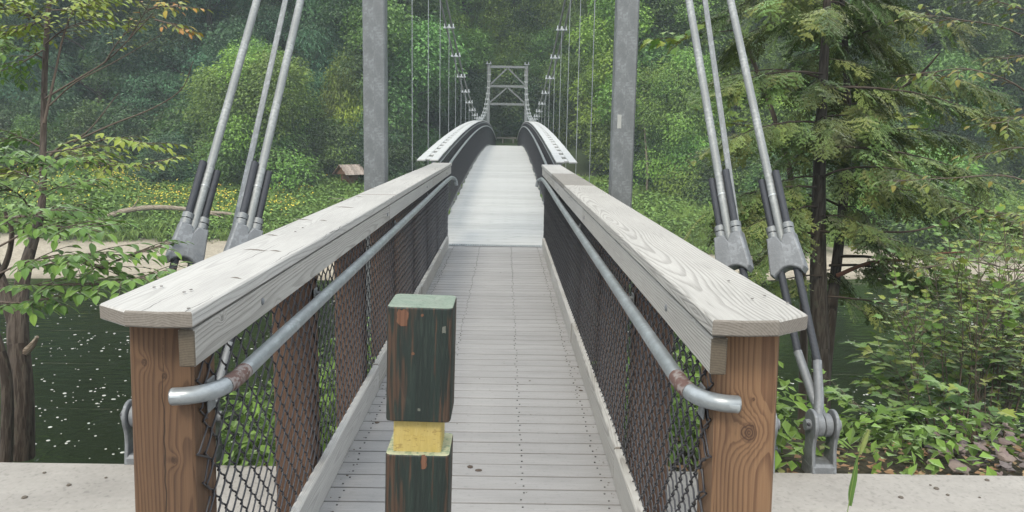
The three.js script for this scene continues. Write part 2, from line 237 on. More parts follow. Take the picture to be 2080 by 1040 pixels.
{ // river
  const wt = tex(512, 512, (u, v) => { const a = (n, s) => { let r = 0; for (let k = 0; k < 4; k++) { const f = n * (1 << k); r += (vnoise(u * f, v * f, s + k) ) / (1 << k); } return r / 1.9; }; return [1, 1, 1, a(16, 231)]; }, 0.12, 0.3);
  const g = new THREE.PlaneGeometry(340, 32, 1, 1).rotateX(-Math.PI / 2); mv(g, 0, WATER, -22.5);
  const uv = g.attributes.uv, p = g.attributes.position; for (let i = 0; i < uv.count; i++) uv.setXY(i, p.getX(i), p.getZ(i));
  struct('river', g, std({ color: lin(0.0085, 0.0125, 0.0035), roughness: 0.05, bumpMap: wt.bump, bumpScale: 0.011 }));
}
struct('concrete_slab', (() => { const g = metalBox(30, 0.5, 2.2, 0.012); mv(g, -0.1, -0.65, -3.26); const uv = g.attributes.uv; return g; })(), mConc);
struct('approach_path', mv(metalBox(5, 0.3, 3.9, 0.01), -0.1, -0.16, 0.24), mConc);

{ // gravel heap and litter past the slab, each stone its own piece
  const r = rng(301), geos = [0, 1, 2, 3].map((k) => { const q = rng(310 + k), g = new THREE.IcosahedronGeometry(1, 1).toNonIndexed(), p = g.attributes.position, f = [...Array(5)].map(() => V(q() - 0.5, q() - 0.5, q() - 0.5).normalize()); for (let i = 0; i < p.count; i++) { const v = V().fromBufferAttribute(p, i).normalize(); let s = 1; for (const d of f) { const t = v.dot(d); if (t > 0.32) s = Math.min(s, 0.32 / t); } v.multiplyScalar(s); p.setXYZ(i, v.x * 1.5, v.y * 1.0, v.z * 1.3); } g.computeVertexNormals(); return g; });
  const mats = [[0.25, 0.20, 0.20], [0.20, 0.175, 0.18], [0.30, 0.25, 0.235], [0.16, 0.145, 0.15]].map((c) => withTex(tConc, 0.002, { color: lin(c[0] * 2.3, c[1] * 2.3, c[2] * 2.35), roughness: 0.95 }));
  const heap = new THREE.Group(); heap.name = 'gravel_heap'; heap.userData.kind = 'structure'; heap.userData.label = 'heap of broken purplish grey stones behind the concrete slab'; scene.add(heap);
  for (let i = 0; i < 120; i++) {
    const px = lerp(1880, 2130, r()), D = lerp(4.42, 5.2, r()), x = at(px, 950, D).x, s = 0.012 + 0.034 * r() * r();
    const top = Math.max(0, sstep(1880, 2010, px)) * (0.005 + 0.05 * r()) * sstep(4.4, 4.6, D);
    const m = part(heap, 'stone', geos[i % 4], mats[(r() * 4) | 0]); m.position.set(x, -0.45 + top + s * 0.3, -D); m.rotation.set((r() - 0.5) * 0.9, r() * 6, (r() - 0.5) * 0.9); m.scale.set(s * (0.9 + 0.9 * r()), s * (0.4 + 0.4 * r()), s * (0.8 + 0.6 * r()));
  }
  const lg = new THREE.BufferGeometry(); lg.setAttribute('position', new THREE.Float32BufferAttribute([0, 0, 0, 0.35, 0.12, 0.5, 0, 0.05, 1, 0, 0, 0, 0, 0.05, 1, -0.35, 0.15, 0.5], 3)); lg.computeVertexNormals();
  const M = [], C = []; for (let i = 0; i < 900; i++) { const D = lerp(4.4, 5.6, r() * r()), x = lerp(-4.2, 4.2, r()); if (x > -1.2 && x < 0.9) continue; M.push(TM(P3(x, groundY(x, D) + 0.012, D), new THREE.Quaternion().setFromEuler(new THREE.Euler((r() - 0.5) * 0.8, r() * 6.3, (r() - 0.5) * 0.8)), 0.03 + 0.05 * r())); const k = r(); C.push(k < 0.5 ? lin(0.22, 0.13, 0.07) : k < 0.8 ? lin(0.30, 0.21, 0.12) : lin(0.16, 0.17, 0.06)); }
  const li = inst(scene, 'leaf_litter', lg, std({ color: 0xffffff, roughness: 0.9, side: THREE.DoubleSide }), M, C); tag(li, 'dry brown leaves scattered on the ground behind the concrete slab', 'leaf litter');
}
{ // white foam flecks drifting on the dark water
  const r = rng(331), g = new THREE.CylinderGeometry(1, 1.1, 0.25, 6), M = [];
  for (let i = 0; i < 16000; i++) {
    const D = lerp(12, 31, Math.pow(r(), 2.1)), x = lerp(-24, 22, r()), clump = fbm(x * 0.35, D * 0.5, 341, 3); if (clump < 0.2 + 0.5 * r() + (x > 3 ? 0.12 : 0) + (D > 20 ? 0.1 : 0)) continue;
    const s = 0.009 + 0.020 * Math.pow(r(), 3); M.push(TM(P3(x, WATER + 0.003, D), new THREE.Quaternion().setFromAxisAngle(YAX, r() * 6), V(s * (1 + 0.6 * r()), 0.02 + 0.02 * r(), s * 1.5)));
  }
  const f = inst(scene, 'foam_flecks', g, std({ color: lin(0.36, 0.37, 0.34), roughness: 0.8 }), M); tag(f, 'small white foam flecks drifting on the dark green river', 'foam');
}
// ---------------------------------------------------------------- the ramp
const RL = -0.705, RR = 0.484, RC = (RL + RR) / 2, RAMP0 = 1.78, RAMP1 = 10.53;
{
  const ramp = thing('entrance_ramp', 'grey plank ramp with weathered timber kerbs leading from the slab to the bridge', 'ramp', P3(RC, 0, RAMP0));
  const L = (x, y, D) => V(x - RC, y, -(D - RAMP0)), r = rng(401), pitch = (RAMP1 - RAMP0) / 67;
  const geos = [0, 1, 2, 3, 4].map((k) => { const g = wood(1.29, 0.034, pitch - 0.011, 'x', k * 0.31, k * 0.037, 0.0012), u = g.attributes.uv; for (let i = 0; i < u.count; i++) u.setXY(i, u.getY(i), u.getX(i)); return g; });
  for (let i = 0; i < 67; i++) { const m = part(ramp, 'board', geos[(r() * 5) | 0], mComp[(r() * 4) | 0]); m.position.copy(L(RC + (r() - 0.5) * 0.006, -0.0175 + (r() - 0.5) * 0.002, RAMP0 + (i + 0.5) * pitch)); }
  const sm = std({ color: lin(0.03, 0.028, 0.027), roughness: 0.6 }), M = [];
  for (let i = 0; i < 67; i++) for (const x of [RL + 0.05, RC - 0.2, RC + 0.2, RR - 0.05]) for (const k of [0.25, 0.75]) M.push(TM(L(x + (r() - 0.5) * 0.02, 0.0006, RAMP0 + (i + k) * pitch)));
  inst(ramp, 'screw_head', new THREE.CylinderGeometry(0.0042, 0.0042, 0.003, 8), sm, M);
  for (const s of [0, 1]) { // kerbs: lengths of timber
    let D = RAMP0 - 0.02; const lens = s ? [1.55, 2.3, 2.6, 2.05] : [2.75, 2.4, 2.2, 1.15];
    lens.forEach((l, i) => { const m = part(ramp, 'kerb', wood(0.036, 0.148, l - 0.006, 'z', 0.07 * i + s * 0.13, 0.41 * i, 0.005), [[mGreyPlain, mEnd], [mGreyKnot, mEnd], [mGrey, mEnd]][(i + s) % 3]); m.position.copy(L(s ? RR + 0.018 + (i % 2) * 0.002 : RL - 0.018 - (i % 2) * 0.002, 0.076 + (i % 2) * 0.003, D + l / 2)); m.rotation.z = (r() - 0.5) * 0.02; D += l; });
  }
  for (const x of [RL + 0.03, RC, RR - 0.03]) { const m = part(ramp, 'joist', wood(0.04, 0.24, RAMP1 - RAMP0 - 0.05, 'z', 0, 0), [mPost, mPost]); m.position.copy(L(x, -0.157, (RAMP0 + RAMP1) / 2)); }
  const pl = part(ramp, 'threshold_plate', (() => { const l = [metalBox(1.24, 0.006, 0.14, 0.002)]; for (let i = 0; i < 40; i++) for (let j = 0; j < 3; j++) l.push(mv(new THREE.BoxGeometry(0.02, 0.004, 0.012), -0.6 + i * 0.0308, 0.004, -0.04 + j * 0.04)); return merge(l); })(), mGalvLight); pl.position.copy(L(RC, 0.006, RAMP1 + 0.02));
  { const q = rng(408), M = [], g = new THREE.IcosahedronGeometry(1, 0); for (let i = 0; i < 260; i++) { const e = q() < 0.8, D = lerp(2.2, 10.3, Math.pow(q(), 1.3)), x = e ? (q() < 0.5 ? RL + 0.01 + 0.09 * q() * q() : RR - 0.01 - 0.09 * q() * q()) : lerp(RL, RR, q()), s = 0.0016 + 0.004 * q() * q(); M.push(TM(L(x, 0.001, D), new THREE.Quaternion().setFromAxisAngle(YAX, q() * 6), V(s * (1 + q()), s * 0.4, s))); } inst(ramp, 'grit', g, std({ color: lin(0.07, 0.055, 0.04), roughness: 0.95 }), M); }
  const bits = rng(409), dm = std({ color: lin(0.06, 0.045, 0.035), roughness: 0.9 });
  for (const [px, py] of [[766, 858], [758, 806], [760, 802], [1176, 745], [1180, 793], [955, 948], [972, 955]]) { const p = atY(px, py, 0.002), m = solo('dead_leaf', (() => { const g = new THREE.IcosahedronGeometry(0.011, 0); g.scale(1.3, 0.35, 0.7 + bits()); return g; })(), dm, 'tiny dark scrap of dead leaf lying on the ramp boards', 'dead leaf', 'leaf scraps on the ramp'); m.position.copy(p); m.rotation.y = bits() * 6; }
}
{ const r = rng(413), dm = std({ color: lin(0.10, 0.085, 0.07), roughness: 0.95 }), g = new THREE.IcosahedronGeometry(0.012, 0); g.scale(1, 0.5, 1);
  for (const [px, py] of [[1940, 953], [1962, 960], [1890, 985], [1902, 992], [1925, 1005], [2005, 975], [1830, 1010], [1990, 1010], [90, 960], [140, 985], [50, 1010], [215, 970]]) { const p = atY(px, py, -0.397), m = solo('dirt_crumb', g, dm, 'small dark crumb of dirt lying on the pale concrete slab', 'dirt', 'dirt crumbs on the slab'); m.position.copy(p); m.rotation.y = r() * 6; m.scale.setScalar(0.6 + r()); } }
// one spiral wire of a chain-link mesh: zigzags a wide, with the hooked turns that tie it to its neighbours
function spiral(a, H, wire, sides, fine) {
  const pts = [], n = Math.round(H / a);
  for (let i = 0; i <= n; i++) { const x = i % 2 ? a : 0, s = i % 2 ? 1 : -1, y = i * a; if (fine) { pts.push(V(x - s * 0.012 * a / 0.04, y - 0.0125, s * 0.004), V(x + s * 0.0035, y - 0.0035, s * 0.001), V(x + s * 0.0035, y + 0.0035, -s * 0.003), V(x - s * 0.012 * a / 0.04, y + 0.0125, -s * 0.003)); } else pts.push(V(x + s * 0.002, y, 0)); }
  return limb(pts, wire, sides, false);
}
const meshFine = spiral(0.042, 0.9, 0.0029, 5, true), meshFar = spiral(0.045, 0.93, 0.0021, 4, false);
const postD = [1.92, 3.07, 4.22, 5.37, 6.52, 7.67, 8.82, 9.97];
const PL = -0.748, PR = 0.522;
function ramprailing(side) { // side -1 left, +1 right
  const inner = side < 0 ? PL : PR, out = side, X = (d) => inner + out * d, r = rng(420 + side);
  const rail = thing('ramp_railing', side < 0 ? 'weathered timber ramp railing with black mesh and tube handrail on the river side of the bollard' : 'weathered timber ramp railing with strongly grained cap beside the dark conifer', 'railing', P3(inner, 0, postD[0]), 'timber railings of the ramp');
  rail.userData.label = side < 0 ? 'white-grey timber ramp railing with smooth cap, standing nearest the leafy sapling' : 'grey timber ramp railing with bold wavy grain on its cap, standing nearest the dark conifer';
  delete rail.userData.group;
  const L = (x, y, D) => V(x - inner, y, -(D - postD[0]));
  postD.forEach((D, i) => {
    const m = part(rail, 'post', wood(i ? 0.145 : 0.152, 1.56, i ? 0.145 : 0.15, 'y', i ? 0.08 * i : 0.0725, i ? 0.3 * i : 0.55, 0.006), i ? [mPost, mEnd] : [side < 0 ? mPostL : mPostR, mEnd], i ? undefined : 'reddish brown end post of the railing');
    m.position.copy(L(X(0.0725), 0.246, D + 0.0725)); m.rotation.z = i ? (r() - 0.5) * 0.008 : side * 0.022; if (!i) { m.position.x += side * 0.014; m.position.z += 0.02; }
  });
  // cap boards with clipped outer corner at the near end
  const segs = side < 0 ? [[1.80, 5.25], [5.252, 8.6], [8.602, 10.75]] : [[1.80, 6.55], [6.552, 8.4], [8.402, 10.75]];
  const cx0 = -0.045, cx1 = 0.2; // across, outwards from the posts' inner faces
  segs.forEach(([a, b], i) => {
    const s = new THREE.Shape(), q = (d, D) => [out * d, D - postD[0]];
    const pts = i ? [q(cx0, a), q(cx1, a), q(cx1, b), q(cx0, b)] : [q(cx0, a), q(cx0 + 0.075, a - 0.006), q(cx0 + 0.155, a + 0.004), q(cx1, a + 0.075), q(cx1, b), q(cx0, b)];
    pts.forEach(([x, y], k) => k ? s.lineTo(x, y) : s.moveTo(x, y)); s.closePath();
    let g = new THREE.ExtrudeGeometry(s, { depth: 0.03, bevelEnabled: true, bevelSize: 0.004, bevelOffset: -0.004, bevelThickness: 0.004, bevelSegments: 1 }); g.rotateX(-Math.PI / 2);
    g = grain(g, 'z', 0.02 + 0.07 * i + (side > 0 ? 0.105 : 0), side > 0 ? 2.05 + i * 0.9 : 0.3 + i * 0.7);
    const m = part(rail, 'cap_board', g, side < 0 ? [[mGreyPlain, mEnd], [mGreyPlain, mEnd], [mGreyKnot, mEnd]][i] : [[mGrey, mEnd], [mGreyDark, mEnd], [mGreyPlain, mEnd]][i], side > 0 && i === 1 ? 'darker grey length of the cap' : undefined);
    m.position.copy(L(inner, 1.0315 + [0, 0.0015, -0.001][i] + 0.0001, postD[0])).setY(1.0315 + [0, 0.0015, -0.001][i]);
  });
  // 2x4 under the cap on the inner face
  [[1.825, 5.0], [5.003, 8.0], [8.003, 10.7]].forEach(([a, b], i) => { const m = part(rail, 'rail_board', wood(0.038, 0.089, b - a, 'z', 0.05 + 0.06 * i + (side > 0 ? 0.09 : 0), 0.2 + 0.5 * i, 0.003), [[mGreyKnot, mRailEnd], [mGreyPlain, mEnd], [mGreyKnot, mEnd]][i]); m.position.copy(L(X(-0.0195), 0.9735, (a + b) / 2)); });
  const bolt = mCast; for (const D of [2.35, 4.9, 7.4, 9.9]) { const b = part(rail, 'bolt', new THREE.SphereGeometry(0.011, 10, 6).scale(0.5, 1, 1), bolt); b.position.copy(L(X(-0.039), 0.974, D)); }
  // chain-link
  const M = [], cols = Math.floor((10.6 - 1.95) / 0.042);
  for (let i = 0; i < cols; i++) M.push(TM(L(X(-0.006 - (i % 2) * 0.001), 0.085 + (i % 2) * 0.042 + 0.004 * Math.sin(i * 0.7), 1.95 + i * 0.042), new THREE.Quaternion().setFromAxisAngle(YAX, Math.PI / 2)));
  inst(rail, 'chain_link_mesh', meshFine, mWire, M);
  // loose wire ends at the near edge
  { const w = []; for (let k = 0; k < 9; k++) { const y = 0.14 + k * 0.093 + 0.02 * (r() - 0.5), d = 0.035 + 0.035 * r(); w.push(limb([L(X(-0.008), y - 0.042, 1.965), L(X(-0.004), y - 0.008, 1.965 - d), L(X(-0.012), y - 0.001, 1.965 - d - 0.004), L(X(-0.008), y + 0.04, 1.962)], 0.0027, 5)); } part(rail, 'loose_wire_ends', merge(w), mWire); }
  // galvanised tube handrail
  const tx = side < 0 ? -0.677 : 0.462, h = 0.845, path = [side < 0 ? P3(-0.785, h - 0.002, 1.868) : P3(0.568, h - 0.002, 1.87), P3(tx + out * 0.068, h, 1.873), P3(tx + out * 0.026, h + 0.001, 1.905), P3(tx + out * 0.004, h + 0.001, 1.975), P3(tx, h + 0.002, 2.07)];
  const bend = curve(path.map((p) => L(p.x, p.y, -p.z)), 18), tubeEnd = [L(tx, h + 0.058, 10.1), L(tx - out * 0.012, h + 0.052, 10.28), L(tx - out * 0.045, h + 0.02, 10.36), L(tx - out * 0.06, h - 0.05, 10.37)];
  part(rail, 'handrail_tube', limb([bend[18], ...curve([L(tx, h + 0.012, 3.5), L(tx, h + 0.034, 6.5), ...tubeEnd], 30)], 0.0212, 18), mTube);
  const bent = part(rail, 'handrail_end', limb(bend.slice(0, 13), 0.0212, 18), mTube, 'bent end of the handrail turned out to the post');
  part(bent, 'end_cap', (() => { const d = bend[0].clone().sub(bend[1]).normalize(); return limb([bend[0].clone().addScaledVector(d, 0.001), bend[0].clone().addScaledVector(d, 0.003)], 0.0195, 16); })(), mGalv);
  part(rail, 'weld_band', limb(bend.slice(12), 0.0219, 18, false), mRust, 'rust brown welded joint of the tube');
  for (const D of [1.985, 3.13, 5.43, 7.73, 9.6]) { const m = part(rail, 'handrail_bracket', merge([mv(metalBox(0.006, 0.085, 0.05, 0.002), 0, -0.035, 0), limb([V(0, -0.012, 0), V(-out * 0.03, -0.012, 0), V(-out * 0.062, -0.006, 0)], 0.008, 8)]), mGalv); m.position.copy(L(X(-0.012), h + 0.002 + 0.007 * (D - 2), D)); }
  return rail;
}
const railL = ramprailing(-1), railR = ramprailing(1);
{ // raised slivers, nail heads on the left cap
  const mS = std({ color: lin(0.13, 0.115, 0.10), roughness: 0.9 }), L = (p) => p.clone().sub(railL.position);
  const sliver = (px, py, len, wd) => { const p = atY(px, py, 1.0665), g = new THREE.BufferGeometry(), n = 8, pos = [], idx = []; for (let i = 0; i <= n; i++) { const t = i / n, w = wd * Math.sin(Math.PI * t) + 0.0003, z = (t - 0.5) * len, h = 0.003 * Math.sin(Math.PI * t); for (const [x, y] of [[-w, 0], [0, h], [w, 0]]) pos.push(x + 0.004 * Math.sin(t * 5), y, z); if (i < n) for (const k of [0, 1]) { const a = i * 3 + k; idx.push(a, a + 1, a + 3, a + 1, a + 4, a + 3); } } g.setAttribute('position', new THREE.Float32BufferAttribute(pos, 3)); g.setIndex(idx); g.computeVertexNormals(); const m = part(railL, 'splinter', g, mS); m.position.copy(L(p)); m.rotation.y = 1.35; };
  mS.side = THREE.DoubleSide;
  for (const [px, py, l, w] of [[520, 508, 0.10, 0.0022], [560, 510, 0.05, 0.0018], [553, 478, 0.06, 0.0016], [612, 446, 0.11, 0.0018], [657, 448, 0.04, 0.002], [700, 421, 0.12, 0.003], [688, 404, 0.16, 0.0012], [756, 383, 0.06, 0.002], [480, 565, 0.04, 0.0012], [730, 400, 0.05, 0.001]]) sliver(px, py, l, w);
  const mN = std({ color: lin(0.16, 0.15, 0.14), roughness: 0.6, metalness: 0.3 });
  for (const [px, py] of [[313, 583], [328, 581], [374, 593], [388, 588], [383, 626], [600, 470], [615, 462]]) { const m = part(railL, 'nail_head', new THREE.CylinderGeometry(0.0042, 0.0042, 0.002, 8), mN); m.position.copy(L(atY(px, py, 1.0705))); }
  for (const [px, py] of [[1553, 600], [1600, 615], [1528, 606], [1480, 570]]) { const m = part(railR, 'nail_head', new THREE.CylinderGeometry(0.0038, 0.0038, 0.002, 8), mN); m.position.copy(atY(px, py, 1.0705).sub(railR.position)); }
}
{ // bollard in front of the ramp
  const D = 1.67, w = 0.134, g0 = atY(843, 1040, 0.74);
  const b = thing('bollard', 'dark green painted wooden bollard with a yellow notched band, standing before the ramp', 'bollard', P3(-0.188, 0, D));
  b.rotation.z = -0.018;
  const yTop = 1.128, yNotchT = at(850, 858, D - w / 2).y, yNotchB = at(845, 924, D - w / 2).y;
  const block = (y0, y1, sd) => { // slightly uneven planed post with rounded edges
    const r = 0.015, s = new THREE.Shape(), h = w / 2; s.moveTo(-h + r, -h); s.lineTo(h - r, -h); s.quadraticCurveTo(h, -h, h, -h + r); s.lineTo(h, h - r); s.quadraticCurveTo(h, h, h - r, h); s.lineTo(-h + r, h); s.quadraticCurveTo(-h, h, -h, h - r); s.lineTo(-h, -h + r); s.quadraticCurveTo(-h, -h, -h + r, -h);
    let g = new THREE.ExtrudeGeometry(s, { depth: y1 - y0 - 0.008, bevelEnabled: true, bevelSize: 0.004, bevelOffset: -0.004, bevelThickness: 0.004, bevelSegments: 2, curveSegments: 5, steps: 1 }); g.rotateX(-Math.PI / 2); g.translate(0, y0 + 0.004, 0);
    return grain(g, 'y', 0.12 + sd, y0 > 0.7 ? 0.1 - y0 + 0.85 : 0.33);
  };
  const top = part(b, 'post_top', block(yNotchT, yTop, 0), [mGreenPaint, mFaded], 'dark green top block with worn brown streaks');
  part(b, 'notch_band', metalBox(0.1, yNotchT - yNotchB + 0.02, 0.1, 0.003).translate(-0.002, (yNotchT + yNotchB) / 2, 0), mYellow, 'yellow painted neck');
  part(b, 'post_shaft', block(-0.1, yNotchB, 0.0), [mGreenPaint, mLedge], 'dark green lower block with pale ledge');
  const mChip = withTex(tPost, 0.001, { color: lin(1.5, 1.25, 1.15) }), mSpot = std({ color: lin(0.10, 0.105, 0.09), roughness: 0.8 });
  const chip = (px, py, sx, sy, mat, name, seed) => { const q = rng(seed), s = new THREE.Shape(); for (let i = 0; i < 14; i++) { const a = i / 14 * 6.283, k = 0.8 + 0.35 * q(), sq = Math.min(1 / Math.abs(Math.cos(a)), 1 / Math.abs(Math.sin(a)), 1.25); const x = Math.cos(a) * sx * k * sq, y = Math.sin(a) * sy * k * sq; i ? s.lineTo(x, y) : s.moveTo(x, y); } const g = new THREE.ExtrudeGeometry(s, { depth: 0.0008, bevelEnabled: false }); const p = at(px, py, D - w / 2); const m = part(b, name, g, mat); const loc = p.sub(b.position); m.position.set(loc.x - loc.y * 0.018, loc.y, w / 2 + 0.0002); };
  chip(818, 645, 0.011, 0.017, mChip, 'paint_chip', 5); chip(861, 938, 0.006, 0.015, mChip, 'paint_chip', 9); chip(902, 669, 0.004, 0.007, mSpot, 'paint_chip', 7); chip(851, 832, 0.003, 0.003, mSpot, 'nail_head', 3); chip(839, 718, 0.0028, 0.0028, mChip, 'nail_head', 4); chip(858, 640, 0.0028, 0.0028, mChip, 'nail_head', 6);
}

// ---------------------------------------------------------------- suspension bridge
const B0 = 10.6, BM = 35, CAMBER = 0.85, B1 = 2 * BM - B0, HALF = 0.8;
const deckY = (D) => CAMBER * (1 - ((D - BM) / (BM - B0)) ** 2), bridgeX = (D) => -0.117 + 0.0036 * (D - B0), slopeAt = (D) => -2 * CAMBER * (D - BM) / (BM - B0) ** 2;
const pitchQ = (D) => new THREE.Quaternion().setFromAxisAngle(V(1, 0, 0), Math.atan(slopeAt(D)));
{
  const deck = thing('bridge_deck', 'pale plank deck of the footbridge arching up over the river', 'bridge deck', P3(bridgeX(B0), 0, B0)), o = deck.position, r = rng(501), pt = 0.2;
  const geos = [0, 1, 2, 3, 4].map((k) => { const g = wood(2 * HALF - 0.02 - 0.012 * k, 0.04, pt - 0.006, 'x', k * 0.3, k * 0.23, 0.004), u = g.attributes.uv; for (let i = 0; i < u.count; i++) u.setXY(i, u.getY(i), u.getX(i)); return g; });
  for (let D = B0 + 0.1; D < B1; D += pt) { const m = part(deck, 'plank', geos[(r() * 5) | 0], mDeck[(r() * 5) | 0]); m.position.copy(P3(bridgeX(D) + (r() - 0.5) * 0.012, deckY(D) - 0.02 + (r() - 0.5) * 0.005, D).sub(o)); m.quaternion.copy(pitchQ(D)); }
  const girder = (x) => { const l = []; for (let D = B0; D < B1 - 0.1; D += 2) { const D2 = Math.min(D + 2, B1), L = D2 - D; const g = metalBox(0.1, 0.2, L + 0.02, 0.004); g.applyQuaternion(pitchQ((D + D2) / 2)); const m = (D + D2) / 2; l.push(g.translate(bridgeX(m) + x - o.x, deckY(m) - 0.15, -m - o.z)); } return merge(l); };
  part(deck, 'girder', girder(-0.7), mGalv); part(deck, 'girder', girder(0.7), mGalv);
  for (let D = B0 + 0.9; D < B1; D += 2.44) { const m = part(deck, 'cross_beam', metalBox(2.5, 0.14, 0.1, 0.004), mGalv); m.position.copy(P3(bridgeX(D), deckY(D) - 0.33, D).sub(o)); }
}
function bridgeRail(side) {
  const o = P3(bridgeX(B0) + side * HALF, 0, B0), rail = thing('bridge_railing', side < 0 ? 'arched steel bridge railing with slotted white cap, continuing the smooth timber railing' : 'arched steel bridge railing with slotted white cap, continuing the boldly grained timber railing', 'railing', o), H = 1.05;
  const at3 = (x, y, D) => P3(bridgeX(D) + side * x, deckY(D) + y, D).sub(o), r = rng(520 + side);
  const mCap = std({ color: lin(1.05, 1.06, 1.07), roughness: 0.5, map: tDeck.map, bumpMap: tDeck.bump, bumpScale: 0.0005 });
  for (let D = B0 + 0.45; D < B1 - 0.3; D += 1.22) { // cap: two strips of short lengths with a slotted gap between
    const m = D + 0.61, q = pitchQ(m);
    for (const x of [0.856, 1.031]) { const c = part(rail, 'cap_strip', capGeo, mCap); c.position.copy(at3(x, H + (r() - 0.5) * 0.004, m)); c.quaternion.copy(q); }
    for (const k of [0.25, 0.75]) { const b = part(rail, 'spacer', spacerGeo, mCap); b.position.copy(at3(0.942, H - 0.004, D + 1.22 * k)); b.quaternion.copy(q); }
    const p = part(rail, 'rail_post', postGeo, mGalv); p.position.copy(at3(0.86, H / 2 - 0.1, D + 0.05));
  }
  const top = [], low = [], hand = []; for (let D = B0 + 0.35; D <= B1; D += 0.8) { top.push(at3(HALF + 0.005, H - 0.06, D)); low.push(at3(HALF + 0.005, 0.05, D)); hand.push(at3(HALF - 0.06, 0.86, D)); }
  part(rail, 'top_tube', limb(top, 0.018, 8), mGalv); part(rail, 'bottom_tube', limb(low, 0.014, 6), mGalv); part(rail, 'handrail_tube', limb(hand, 0.02, 10), mTube);
  const M = []; for (let D = B0 + 0.05, i = 0; D < B1; D += 0.045, i++) M.push(TM(at3(HALF - 0.006, 0.04 + (i % 2) * 0.045, D), new THREE.Quaternion().setFromAxisAngle(YAX, Math.PI / 2)));
  inst(rail, 'chain_link_mesh', meshFar, mWire, M);
}
const capGeo = metalBox(0.11, 0.022, 1.205, 0.004), spacerGeo = metalBox(0.064, 0.026, 0.3, 0.004), postGeo = metalBox(0.05, 1.25, 0.05, 0.004);
bridgeRail(-1); bridgeRail(1);

// towers
function tower(D, x0, x1, top, near) {
  const cx = (x0 + x1) / 2, t = thing('steel_tower', near ? 'near galvanized steel tower, two thick square legs standing astride the ramp' : 'far galvanized steel tower with three crossbeams and chevron braces at the end of the deck', 'bridge tower', P3(cx, 0, D)), w = 0.225, dp = 0.2, bot = near ? -1 : -2.6;
  for (const x of [x0, x1]) {
    const leg = part(t, 'leg', metalBox(w, top - bot, dp, 0.014), mGalv); leg.position.set(x - cx, (top + bot) / 2, 0);
    const base = part(leg, 'base_plate', metalBox(0.5, 0.04, 0.5, 0.004), mGalv); base.position.y = -(top - bot) / 2 + 0.02;
    const s = part(leg, 'cable_saddle', merge([metalBox(0.42, 0.05, 0.34, 0.006), mv(metalBox(0.07, 0.16, 0.3, 0.006), -0.12, 0.09, 0), mv(metalBox(0.07, 0.16, 0.3, 0.006), 0.12, 0.09, 0)]), mGalvLight); s.position.y = (top - bot) / 2 + 0.026;
    if (near && x === x1) { const p = part(leg, 'white_plate', metalBox(0.042, 0.14, 0.004, 0.001), std({ color: lin(0.33, 0.34, 0.33), roughness: 0.7 })); const q = at(1258, 247, D - dp / 2); p.position.set(q.x - x, q.y - (top + bot) / 2, dp / 2 + 0.0025); }
  }
  const span = x1 - x0 - w; const ys = [0, 0.34, 0.66].map((k) => top - 0.17 - k * (top - 3.47 - 0.2) * 1.5);
  const beams = [top - 0.17, lerp(top - 0.17, 3.47, 0.52), 3.47];
  beams.forEach((y) => { const b = part(t, 'crossbeam', metalBox(span - 0.004, 0.17, 0.15, 0.006), mGalv); b.position.set(0, y, 0); });
  for (let k = 0; k < 2; k++) for (const s of [-1, 1]) { const a = V(s * (span / 2 - 0.02), beams[k + 1] + 0.13, 0), b = V(s * 0.06, beams[k] - 0.12, 0), d = b.clone().sub(a), m = part(t, 'brace', metalBox(0.1, d.length(), 0.1, 0.004), mGalv); m.position.copy(a).lerp(b, 0.5); m.quaternion.copy(quatTo(YAX, d.normalize())); }
  return t;
}
const TN = 8.5, TF = 60, TXL = -1.343, TXR = 1.206, TOPN = 6.0, TOPF = 6.28;
tower(TN, TXL, TXR, TOPN, true); tower(TF, -1.31, 1.425, TOPF, false);
{ // main cables with clamps and hangers
  const mid = 34.25, cX = (s, D) => lerp(-0.068, 0.058, (D - TN) / (TF - TN)) + s * (1.14 + 0.14 * ((D - mid) / 25.75) ** 2), cY = (D) => 1.97 + 0.0062 * (D - mid) ** 2;
  const clampGeo = merge([metalBox(0.23, 0.035, 0.07, 0.005), mv(metalBox(0.022, 0.075, 0.04, 0.003), -0.09, 0.045, 0), mv(metalBox(0.022, 0.075, 0.04, 0.003), 0.09, 0.045, 0), mv(metalBox(0.034, 0.06, 0.04, 0.003), 0, 0.04, 0)]);
  const mClamp = withTex(tGalv, 0.0003, { roughness: 0.45, metalness: 0.2, color: lin(2.5, 2.5, 2.5) });
  for (const s of [-1, 1]) {
    const c = thing('suspension_cable', s < 0 ? 'twin main cable with white clamps and thin hangers, sweeping down over the smooth timber railing' : 'twin main cable with white clamps and thin hangers, sweeping down over the boldly grained railing', 'bridge cable', P3(cX(s, TN), 0, TN)), o = c.position;
    for (const k of [-1, 1]) { const pts = []; for (let D = TN; D <= TF; D += 0.86) pts.push(P3(cX(s, D) + k * 0.06, cY(D) + 0.02, D).sub(o)); part(c, 'strand', limb(pts, 0.021, 8), mStrand); }
    for (let D = B0 + 0.9; D < TF - 1; D += 2.1) {
      const m = part(c, 'clamp', clampGeo, mClamp); m.position.copy(P3(cX(s, D), cY(D), D).sub(o));
      const y0 = deckY(D) - 0.3, y1 = cY(D); if (y1 - y0 < 0.2) continue;
      part(c, 'hanger', limb([P3(cX(s, D), y0, D).sub(o), P3(cX(s, D), y1, D).sub(o)], 0.0055, 6), mGalvLight);
    }
  }
}
